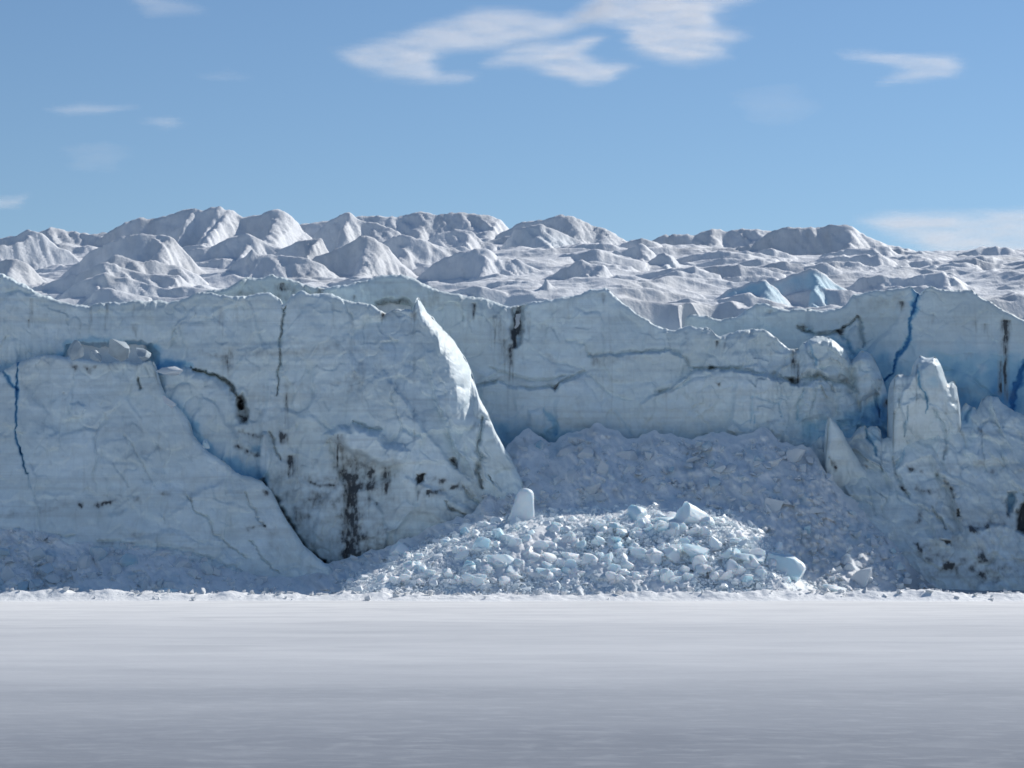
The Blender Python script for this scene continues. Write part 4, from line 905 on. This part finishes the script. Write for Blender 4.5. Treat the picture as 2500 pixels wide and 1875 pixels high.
def build_talus():
    xs = np.arange(-420, 2951, 3.0)
    tp = ip(TAL_TOP, xs) - 6 + 24 * fbm(xs / 48, xs * 0, 4, 899)
    nr = 150
    t = np.linspace(0, 1, nr)[:, None]
    PX = np.repeat(xs[None], nr, 0)
    PY = 1490 + (tp - 1490)[None] * t
    Y = talus_depth(PX, PY)
    u = PX - 0.6 * PY; v = PY + 0.25 * PX          # debris trails run down to the right
    lump = 1.7 * fbm(u / 80, v / 80, 4, 901) + 0.8 * ridged(u / 26, v / 50, 4, 905)
    f1, f2, fv = worley(u / 15, v / 18, 911)
    lump += (1.0 * (0.55 - f1) + 0.45 * fv) * np.clip(0.45 + 0.9 * fbm(PX / 90, PY / 90, 2, 915), 0, 1)
    f1, f2, fv = worley(u / 36, v / 44, 921)
    lump += 1.7 * (0.5 - f1) * np.clip(0.2 + 1.2 * fbm(PX / 120, PY / 120, 2, 925), 0, 1)
    Y = Y - lump * sst((1 - t) / 0.05) * sst(t / 0.04)
    blue = np.clip(0.9 * fbm(PX / 40, PY / 30, 3, 931) - 0.15, 0, 1)
    dirt_shade = np.clip(0.5 * fbm(PX / 60, PY / 30, 3, 935) - 0.15, 0, 0.5)
    dirt_shade += 0.55 * sst((PX - 2130) / 120) * sst((PY - 1330) / 90) + 0.10 * sst((PX - 1800) / 200)
    V = P(PX, PY, Y)
    o = mesh_obj("talus_slope", V, grid_faces(nr, len(xs)), M_TALUS, {"blue": blue, "dirt_shade": dirt_shade})
    set_props(o, "slope of crushed ice and snow banked against the foot of the cliffs", kind="structure")
build_talus()

# ------------------------------------------------------------------ fallen ice
def chunk_mesh(name, seed, n=16, stretch=(1, 1, 1), bev=0.04, mat=None):
    r = np.random.default_rng(seed)
    bm = bmesh.new()
    for _ in range(n):
        v = r.normal(size=3); v /= np.linalg.norm(v)
        p = np.sign(v) * np.abs(v) ** 0.8 * (0.36 + 0.22 * r.random())
        bm.verts.new(p * stretch)
    res = bmesh.ops.convex_hull(bm, input=bm.verts)
    bmesh.ops.delete(bm, geom=list({g for g in res["geom_interior"] + res["geom_unused"] if isinstance(g, bmesh.types.BMVert)}), context='VERTS')
    bmesh.ops.dissolve_limit(bm, angle_limit=0.30, verts=bm.verts, edges=bm.edges)
    if bev:
        bmesh.ops.bevel(bm, geom=bm.edges[:], offset=bev, segments=1, profile=0.6, affect='EDGES', clamp_overlap=True)
    bmesh.ops.triangulate(bm, faces=bm.faces)
    bmesh.ops.recalc_face_normals(bm, faces=bm.faces)
    me = bpy.data.meshes.new(name); bm.to_mesh(me); bm.free()
    for p in me.polygons: p.use_smooth = True
    me.set_sharp_from_angle(angle=math.radians(24))
    if mat: me.materials.append(mat)
    return me

def rock_mesh(name, seed, sub=2, cuts=11, rough=0.05, stretch=(1, 1, 1), mat=None):
    """a broken block: a ball cut by random planes, edges slightly worn and chipped"""
    r = np.random.default_rng(seed)
    bm = bmesh.new(); bmesh.ops.create_icosphere(bm, subdivisions=sub, radius=0.66)
    co = np.array([v.co[:] for v in bm.verts])
    for _ in range(cuts):
        n = r.normal(size=3); n /= np.linalg.norm(n)
        d = r.uniform(0.27, 0.43)
        k = co @ n - d
        co -= np.where(k > 0, k, 0)[:, None] * n * 0.97
    q = co * 5 + seed
    disp = fbm(q[:, 0] + q[:, 2] * 0.7, q[:, 1] - q[:, 2] * 0.4, 3, seed)
    co = co * (1 + rough * disp)[:, None] * np.array(stretch)
    for v, c in zip(bm.verts, co): v.co = c
    me = bpy.data.meshes.new(name); bm.to_mesh(me); bm.free()
    for p in me.polygons: p.use_smooth = True
    me.set_sharp_from_angle(angle=math.radians(26))
    if mat: me.materials.append(mat)
    return me

LIT = [rock_mesh("ice_block", 40 + i, 3, 20 + i % 7, 0.04, (1, 0.9, 0.65 + 0.15 * (i % 4)), M_BLOCK) for i in range(14)]
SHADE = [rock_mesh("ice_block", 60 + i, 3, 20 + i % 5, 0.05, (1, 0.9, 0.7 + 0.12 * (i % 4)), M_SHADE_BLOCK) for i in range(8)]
DIRTY = [rock_mesh("ice_block", 80 + i, 3, 22, 0.08, (1, 0.9, 0.85), M_DIRTY_BLOCK) for i in range(5)]
BIG = [rock_mesh("ice_block", 90 + i, 4, 18 + i % 6, 0.09, (1, 0.9, 0.75 + 0.1 * (i % 3)), M_BLOCK) for i in range(10)]

def put_block(me, px, py, size, sx=1.0, sz=1.0, rot=None, sink=0.0, Y=None):
    o = bpy.data.objects.new("ice_block", me)
    if Y is None:
        Y = float(talus_depth(np.array([float(px)]), np.array([float(py)]))[0])
    p = P(px, py, Y - sink)
    o.location = p
    m = size * Y / F
    o.scale = (m * sx, m * 0.9, m * sz)
    o.rotation_euler = rot if rot else (random.uniform(-.5, .5), random.uniform(-.6, .6), random.uniform(0, 6.28))
    COL.objects.link(o)
    return o

# individually recognisable blocks ------------------------------------------------
def lump_mesh(name, seed, profile, squash=0.8, mat=None, rough=0.06):
    """rounded upright block: a lathe with an uneven section"""
    nz, na = len(profile), 28
    V = []; r = random.Random(seed)
    ph = [r.uniform(0, 6.28) for _ in range(4)]
    for z, rad, off in profile:
        for j in range(na):
            a = 2 * math.pi * j / na
            k = 1 + rough * (math.sin(2 * a + ph[0] + 3 * z) + 0.6 * math.sin(3 * a + ph[1] - 4 * z) + 0.4 * math.sin(5 * a + ph[2] + 6 * z))
            V.append((off + rad * k * math.cos(a), rad * k * squash * math.sin(a), z))
    Fq = [(i * na + j, i * na + (j + 1) % na, (i + 1) * na + (j + 1) % na, (i + 1) * na + j) for i in range(nz - 1) for j in range(na)]
    me = bpy.data.meshes.new(name)
    V.append((profile[-1][2], 0, profile[-1][0] + 0.01)); ti = len(V) - 1
    Fq += [((nz - 1) * na + j, (nz - 1) * na + (j + 1) % na, ti) for j in range(na)]
    me.from_pydata(V, [], Fq); me.update()
    for p in me.polygons: p.use_smooth = True
    if mat: me.materials.append(mat)
    return me

thumb = lump_mesh("ice_dome", 3, [(-0.30, 0.40, -.04), (0.0, 0.36, -.03), (0.25, 0.325, -.01), (0.5, 0.29, 0.02), (0.7, 0.275, 0.045), (0.84, 0.25, 0.06), (0.92, 0.205, 0.065), (0.975, 0.14, 0.06), (1.0, 0.06, 0.055)], 0.8, M_BLOCK, 0.06)
o = put_block(thumb, 1276, 1266, 84, 0.98, 0.88, (0, 0.03, 0), 0.0)
o.name = "ice_dome"
set_props(o, "smooth thumb-shaped ice knob standing at the left top of the sunlit rubble", "ice block")

SPECIAL = [ # px, py, size px, sx, sz, rot, lit, sink, label
    (1692, 1268, 105, 1.05, 0.75, (0.1, 0.15, 0.4), 1, 1.0, "largest white ice block on the crest of the sunlit rubble heap"),
    (1556, 1264, 75, 0.85, 1.15, (0.0, 0.35, 0.2), 1, 0.9, "upright rounded white block left of the largest block on the crest"),
    (1486, 1272, 42, 0.8, 1.2, (0.1, 0.3, 0.5), 1, 0.6, "small bright upright block near the middle of the rubble crest"),
    (1625, 1272, 55, 1.2, 0.7, (0, 0.1, 0.2), 1, 0.5, "dirty grey block wedged between the two big crest blocks"),
    (1922, 1394, 138, 0.95, 0.85, (0.1, 0.28, 0.3), 1, 0.6, "big bright ice boulder at the right end of the rubble heap"),
    (2108, 1412, 76, 0.85, 1.0, (0.0, 0.3, 0.2), 0, 0.8, "rounded bluish block with lit rim standing right of the boulder"),
    (2074, 1385, 34, 0.7, 1.3, (0, 0.1, 0.5), 0, 0.8, "small upright knob leaning on the rounded bluish block"),
    (2048, 1440, 50, 1.3, 0.6, (0, 0.2, 0.1), 1, 0.8, "low white block on the lake edge right of the boulder"),
    (1888, 1240, 52, 1.0, 0.95, (0.1, 0.2, 0.4), 0, 0.5, "shaded pale block alone on the slope above the heap's right side"),
    (1812, 1245, 24, 0.8, 1.3, (0, 0.1, 0.3), 1, 0.6, "small upright knob catching sun on the heap's right shoulder"),
    (1432, 1108, 56, 0.9, 1.05, (0.1, 0.25, 0.3), 0, 0.8, "pale angular block high under the recessed cliff, dark slit beside it"),
    (1392, 1100, 60, 1.2, 0.7, (0.1, -0.2, 0.2), 0, 0.5, "flat bluish block left of the pale one under the recessed cliff"),
    (1316, 1090, 40, 0.9, 0.9, (0.3, 0.2, 0.2), 0, 0.5, "shaded block nearest the buttress edge at the top of the slope"),
    (1532, 1112, 62, 1.2, 0.6, (0.1, 0.2, 0.2), 0, 0.4, "long bluish block on the shaded slope under the recessed cliff"),
    (1628, 1082, 28, 1.0, 1.0, (0.2, 0.2, 0.2), 0, 0.5, "small round block at the cliff foot above the heap's middle"),
    (205, 1378, 78, 0.62, 1.0, (0, 0.12, 0.3), 0, 0.8, "blue wedge of ice standing in the shaded rubble at far left"),
    (312, 1372, 84, 0.85, 0.9, (0.1, -0.1, 0.4), 0, 0.8, "pale square block in the shaded rubble right of the blue wedge"),
    (130, 1412, 50, 1.0, 0.8, (0.1, 0.2, 0.9), 0, 0.6, "low pale block left of the blue wedge in shaded rubble"),
    (412, 1442, 46, 1.1, 0.35, (0, 0.02, 0.1), 1, 1.0, "flat white block on the lit lake edge below the slab"),
    (262, 1442, 22, 0.6, 1.6, (0, 0.05, 0.1), 1, 1.4, "small white spike on the lit lake edge at left"),
    (980, 1350, 74, 1.0, 0.7, (0.1, 0.3, 0.1), 1, 0.6, "cluster-topping white block at the heap's upper left edge"),
    (1095, 1328, 40, 1.1, 0.75, (0.1, 0.2, 0.3), 1, 0.6, "overhanging white block on the heap's left slope, blue beneath"),
    (1230, 1375, 90, 1.2, 0.7, (0.2, 0.2, 0.2), 1, 0.7, "large grey-topped block in the left middle of the heap"),
    (1395, 1362, 52, 1.0, 0.9, (0.2, 0.4, 0.2), 1, 0.8, "bright faceted block in the centre of the heap"),
    (1440, 1370, 58, 0.95, 0.95, (0.1, 0.3, 0.8), 1, 0.7, "rounded block with blue underside right of the bright faceted one"),
    (1600, 1352, 66, 1.1, 0.8, (0.2, 0.3, 0.3), 1, 0.8, "cyan wedge-shaped block in the right middle of the heap"),
    (1705, 1350, 80, 1.2, 0.7, (0.2, 0.35, 0.3), 1, 0.8, "slanting slab with deep blue underside right of the heap's middle"),
    (1840, 1365, 70, 1.3, 0.6, (0.1, 0.1, 0.2), 1, 0.6, "flat block with dark blue shadowed base beside the boulder"),
]
for (px, py, s, sx, sz, rot, lit, sink, lab) in SPECIAL:
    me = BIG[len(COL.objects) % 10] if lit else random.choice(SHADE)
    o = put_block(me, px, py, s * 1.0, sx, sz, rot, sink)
    set_props(o, lab, "ice block")

# blocks resting on the ledge and the slab at left
LEDGE = [
    (186, 856, 62, 0.75, 1.0, (.4, .5, .3), 330.6, "rounded pale block at the left end of the ledge on the left cliff"),
    (232, 868, 40, 0.8, 1.1, (.2, -.5, .9), 330.2, "small lilac block second from left on the cliff ledge"),
    (292, 856, 72, 1.15, 0.8, (.5, .7, 1.4), 332.0, "dirty dark block in the middle of the cliff ledge"),
    (352, 864, 50, 1.1, 0.8, (.3, -.6, 2.2), 331.0, "brownish block at the right end of the cliff ledge"),
    (420, 905, 62, 1.1, 0.5, (0, .05, .1), 331.0, "pale hump right of the ledge end, blue ice above"),
    (414, 985, 34, 1.2, 0.55, (0.1, .6, .1), 328.6, "small white blocks caught in the top of the diagonal crevice"),
    (502, 1083, 26, 0.7, 1.3, (0.0, -.3, .1), 328.6, "single white block wedged midway down the diagonal crevice"),
]
for (px, py, s, sx, sz, rot, Y, lab) in LEDGE:
    o = put_block(random.choice(DIRTY if py < 900 else SHADE), px, py, s * 1.1, sx, sz, rot, 0, Y)
    set_props(o, lab, "ice block")

# pale blocks half sunk in the shaded debris
rr = random.Random(21)
for (x0, x1, y0, y1, n, smin, smax, lab, grp) in (
        (-60, 640, 1335, 1442, 26, 22, 58, "pale blue-grey block half buried in the shaded debris at lower left", "blocks in the lower left debris"),
        (1270, 1960, 1082, 1215, 26, 18, 52, "bluish block half buried high on the shaded slope behind the heap", "blocks on the upper debris slope"),
        (1960, 2260, 1250, 1430, 14, 16, 40, "grey block half buried in the shaded slope right of the heap", "blocks on the right debris slope")):
    k = 0
    while k < n:
        x = rr.uniform(x0, x1); y = rr.uniform(y0, y1)
        if y < ip(TAL_TOP, x) + 8 or poly_sd(np.array([x]), np.array([y]), PILE)[0] > -15:
            continue
        k += 1
        o = put_block(rr.choice(SHADE), x, y, rr.uniform(smin ** .5, smax ** .5) ** 2, rr.uniform(.8, 1.3), rr.uniform(.6, 1.1), None, 1.15)
        set_props(o, lab, "ice block", grp)

# the crowd of look-alike blocks --------------------------------------------------
pa = np.array(PILE, float)
cand = []
while len(cand) < 2300:
    x = RNG.uniform(840, 1985); y = RNG.uniform(1235, 1458)
    sd = poly_sd(np.array([x]), np.array([y]), PILE)[0]
    if sd > 4:
        s = 9 + 30 * RNG.random() ** 3.2
        s *= 0.75 + 0.4 * min(1, sd / 60)
        if y > 1425: s *= 0.65
        cand.append((s, x, y))
cand.sort(reverse=True)
for s, x, y in cand[:230]:
    o = put_block(random.choice(LIT), x, y, s * 1.2, random.uniform(.8, 1.25), random.uniform(.65, 1.1), None, 0.012 * s)
    set_props(o, "white ice chunk lying among its like in the sunlit rubble heap", "ice chunk", "chunks of the sunlit rubble heap")

def merged(name, meshes, items, label, kind="stuff"):
    """many small loose pieces joined into one"""
    Vs, Fs, off = [], [], 0
    data = []
    for me in meshes:
        v = np.empty(len(me.vertices) * 3); me.vertices.foreach_get("co", v)
        f = np.empty(len(me.polygons) * 3, np.int32); me.polygons.foreach_get("vertices", f)
        data.append((v.reshape(-1, 3), f.reshape(-1, 3)))
    for (s, x, y, z) in items:
        v, f = data[random.randrange(len(data))]
        R = np.array(Matrix.Rotation(random.uniform(0, 6.28), 3, 'Z') @ Matrix.Rotation(random.uniform(-.7, .7), 3, 'X'))
        sc = np.array([s * random.uniform(.7, 1.3), s * random.uniform(.7, 1.2), s * random.uniform(.6, 1.1)])
        Vs.append((v * sc) @ R.T + np.array([x, y, z])); Fs.append(f + off); off += len(v)
    o = mesh_obj(name, np.concatenate(Vs), np.concatenate(Fs), meshes[0].materials[0], None, True)
    o.data.set_sharp_from_angle(angle=math.radians(35))
    set_props(o, label, kind=kind)
    return o

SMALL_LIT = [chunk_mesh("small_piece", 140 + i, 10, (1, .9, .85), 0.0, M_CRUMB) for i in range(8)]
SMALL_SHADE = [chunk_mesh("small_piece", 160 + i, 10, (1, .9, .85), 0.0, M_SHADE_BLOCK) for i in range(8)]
SMALL_CRUST = [chunk_mesh("small_piece", 180 + i, 10, (1, .9, .85), 0.0, M_CRUST) for i in range(8)]
items = []
arr = np.array(cand[230:])
Yd = talus_depth(arr[:, 1], arr[:, 2])
pp = P(arr[:, 1], arr[:, 2], Yd - 0.25)
items += [(a[0] * Y / F * 1.2, *p) for a, Y, p in zip(arr, Yd, pp)]
n = 5200
x = RNG.uniform(830, 2000, n * 2); y = RNG.uniform(1240, 1462, n * 2)
keep = poly_sd(x, y, PILE) > 0
x = x[keep]; y = y[keep]
Yd = talus_depth(x, y); pp = P(x, y, Yd - 0.55)
s = RNG.uniform(3.5, 9.5, len(x)) * Yd / F
items += [(a, *p) for a, p in zip(s, pp)]
merged("ice_rubble", SMALL_LIT, items, "fine white ice rubble filling the sunlit heap")

# shaded talus pieces
items = []
n = 3400
x = RNG.uniform(-380, 2350, n); y = RNG.uniform(1075, 1455, n)
ok = (y > ip(TAL_TOP, x) + 5) & (poly_sd(x, y, PILE) < 8)
x = x[ok]; y = y[ok]
Yd = talus_depth(x, y); pp = P(x, y, Yd - 0.4)
s = (7 + 30 * RNG.random(len(x)) ** 3.2) * Yd / F
items = [(a, *p) for a, p in zip(s, pp)]
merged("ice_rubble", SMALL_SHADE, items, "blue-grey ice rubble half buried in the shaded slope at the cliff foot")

# low bank of broken crust along the lake edge, in the sun
def build_bank():
    xs = np.concatenate([np.arange(-110, -76, 0.8), np.arange(-76, 76, 0.22), np.arange(76, 190, 0.8)]); ys = np.arange(290.5, 314.1, 0.3)
    X, Y = np.meshgrid(xs, ys)
    yc = 299.5 + 2.6 * fbm(X / 22, X * 0, 3, 951)
    w = np.where(Y < yc, np.exp(-((Y - yc) / 3.1) ** 2), np.exp(-((Y - yc) / 5.0) ** 2))
    h = 1.05 + 0.6 * fbm(X / 9, X * 0 + 3, 3, 952)
    f1, f2, fv = worley(X / 1.2, Y / 1.6, 953)
    g1, g2, gv = worley(X / 3.1, Y / 3.5, 954)
    Z = w * (h + 0.22 * (0.5 - f1) * (1 + fv) + 0.5 * (0.5 - g1) * np.maximum(gv, 0) * 1.6 + 0.30 * fbm(X / 2.2, Y / 3.5, 3, 955)) - 0.10
    Z -= 0.5 * sst((Y - 311) / 3)
    dirt_shade = np.clip(0.6 * fbm(X / 5, Y / 6, 3, 956) - 0.24, 0, 0.6)
    o = mesh_obj("snow_bank", np.stack([X, Y, Z], -1), grid_faces(len(ys), len(xs)), M_BANK, {"blue": 0 * Z, "dirt_shade": dirt_shade})
    set_props(o, "low ragged bank of sunlit crusted snow along the lake edge", kind="structure")
build_bank()
items = []
n = 620
x = RNG.uniform(-420, 2950, n)
Yt = RNG.normal(301.0, 2.0, n)
s_ = (0.22 + 1.1 * RNG.random(n) ** 3.0)
X_ = (x - 1250) * Yt / F
yc = 299.5 + 2.6 * fbm(X_ / 22, X_ * 0, 3, 951)
zz = np.where(Yt < yc, np.exp(-((Yt - yc) / 3.1) ** 2), np.exp(-((Yt - yc) / 5.0) ** 2)) * (1.05 + 0.6 * fbm(X_ / 9, X_ * 0 + 3, 3, 952))
items = [(a, xx, yy, z_ + a * 0.1) for a, xx, yy, z_ in zip(s_, X_, Yt, zz)]
merged("ice_rubble", SMALL_CRUST, items, "broken white crust strewn along the lit lake edge")

# ------------------------------------------------------------------ clouds
def cloud(outlines, alt, dens, soft, seed, label, layers=6, gap=8.0):
    al = np.array([p for o in outlines for p in o], float)
    x0, x1 = al[:, 0].min() - 90, al[:, 0].max() + 90
    y0, y1 = al[:, 1].min() - 40, al[:, 1].max() + 40
    xs = np.arange(x0, x1, 4.0); ys = np.arange(y0, y1, 3.0)
    PX, PY = np.meshgrid(xs, ys)
    Vs, Fs, Ds, off = [], [], [], 0
    for k in range(layers):
        wx = PX + 34 * fbm(PX / 110, PY / 30, 4, seed + k) + 16 * fbm(PX / 46, PY / 10, 3, seed + 50 + k)
        wy = PY + 11 * fbm(PX / 110, PY / 38, 4, seed + 20 + k) + 4 * fbm(PX / 40, PY / 11, 3, seed + 70 + k)
        sd = np.full(PX.shape, -1e9)
        for o in outlines:
            sd = np.maximum(sd, poly_sd(wx, wy, o))
        d = sst(0.5 + (sd + 5 * fbm(PX / 90, PY / 5, 3, seed + 130)) / (soft * 1.6) / 2) ** 1.2 * np.clip(0.82 + 0.42 * fbm(PX / 85, PY / 17, 4, seed + 90) + 0.2 * fbm(PX / 110, PY / 30, 3, seed + 95 + k), 0, 1)
        d = np.clip(d, 0, 1)
        a = 1 - (1 - dens * d) ** (1.0 / layers)
        H = alt + gap * (k - layers / 2) + 3 * fbm(PX / 120, PY / 50, 2, seed + 33)
        Y = (H - CAM_H) * F / (YH - PY)
        V = np.stack([(PX - 1250) * Y / F, Y, H], -1)
        fc = grid_faces(len(ys), len(xs))
        af = a.ravel()[fc].max(1)
        fc = fc[af > 0.006]
        Vs.append(V.reshape(-1, 3)); Fs.append(fc + off); Ds.append(a.ravel()); off += PX.size
    V = np.concatenate(Vs); Fc = np.concatenate(Fs); D = np.concatenate(Ds)
    used = np.unique(Fc); remap = np.zeros(len(V), np.int64); remap[used] = np.arange(len(used))
    o = mesh_obj("cloud", V[used], remap[Fc], M_CLOUD, {"cover": D[used]})
    o.visible_shadow = True
    set_props(o, label, "cloud", "thin clouds")
    return o

cloud([[(830, 128), (880, 112), (972, 90), (1062, 57), (1158, 28), (1250, 30), (1363, 45), (1436, 28), (1480, 2), (1500, 20), (1400, 75), (1330, 92), (1215, 119), (1085, 125), (1055, 150), (1062, 180), (1045, 199), (932, 181), (860, 150)],
       [(1030, 185), (1150, 188), (1120, 196), (1050, 200)]],
      1500, 0.62, 14, 3000, "long wing-shaped white cloud at top centre, trailing left")
cloud([[(1190, 155), (1261, 118), (1323, 107), (1400, 106), (1448, 90), (1470, 95), (1425, 136), (1470, 158), (1532, 161), (1487, 195), (1414, 201), (1352, 178), (1284, 158)]],
      1480, 0.72, 12, 3100, "bright notched cloud just below the long wing-shaped cloud")
cloud([[(1480, -30), (1900, -30), (1780, 15), (1740, 35), (1741, 62), (1809, 85), (1792, 99), (1753, 105), (1770, 130), (1685, 152), (1617, 147), (1544, 121), (1540, 80), (1500, 60), (1400, 40), (1440, 10)]],
      1520, 0.74, 15, 3200, "broad white cloud at the top right of centre")
cloud([[(2060, 134), (2120, 132), (2210, 137), (2323, 138), (2352, 162), (2323, 184), (2154, 201), (2190, 184), (2212, 172), (2160, 155), (2110, 142)]], 1500, 0.60, 10, 3300, "small forked white cloud alone at upper right")
cloud([[(2110, 536), (2180, 523), (2500, 517), (2800, 510), (2800, 640), (2500, 645), (2300, 620), (2200, 580), (2140, 552)]], 1700, 0.72, 13, 3400, "pale cloud bank low above the skyline at right", gap=10)
cloud([[(128, 264), (192, 256), (260, 259), (330, 262), (249, 270), (164, 274)]], 1500, 0.45, 8, 3500, "thin bright streak of cloud at left")
cloud([[(365, 292), (407, 290), (434, 304), (395, 309)]], 1500, 0.32, 9, 3600, "faint small puff right of the thin streak at left")
cloud([[(330, -20), (420, 5), (490, 28), (362, 36), (340, 10)]], 1500, 0.28, 14, 3700, "faint wisp at the top left edge")
cloud([[(-120, 488), (0, 485), (60, 480), (40, 506), (-120, 512)]], 1700, 0.40, 9, 3800, "faint cloud patch at the left edge above the ice")
cloud([[(170, 370), (240, 355), (300, 372), (270, 405), (190, 408)]], 1600, 0.16, 26, 3900, "very faint hazy patch of cloud at left")
cloud([[(1800, 235), (1920, 215), (1990, 250), (1930, 300), (1840, 290)]], 1550, 0.13, 40, 4000, "very faint hazy patch below the small forked cloud")
cloud([[(500, 190), (560, 180), (600, 188), (550, 196)]], 1550, 0.16, 14, 4100, "tiny faint wisp left of the wing-shaped cloud")
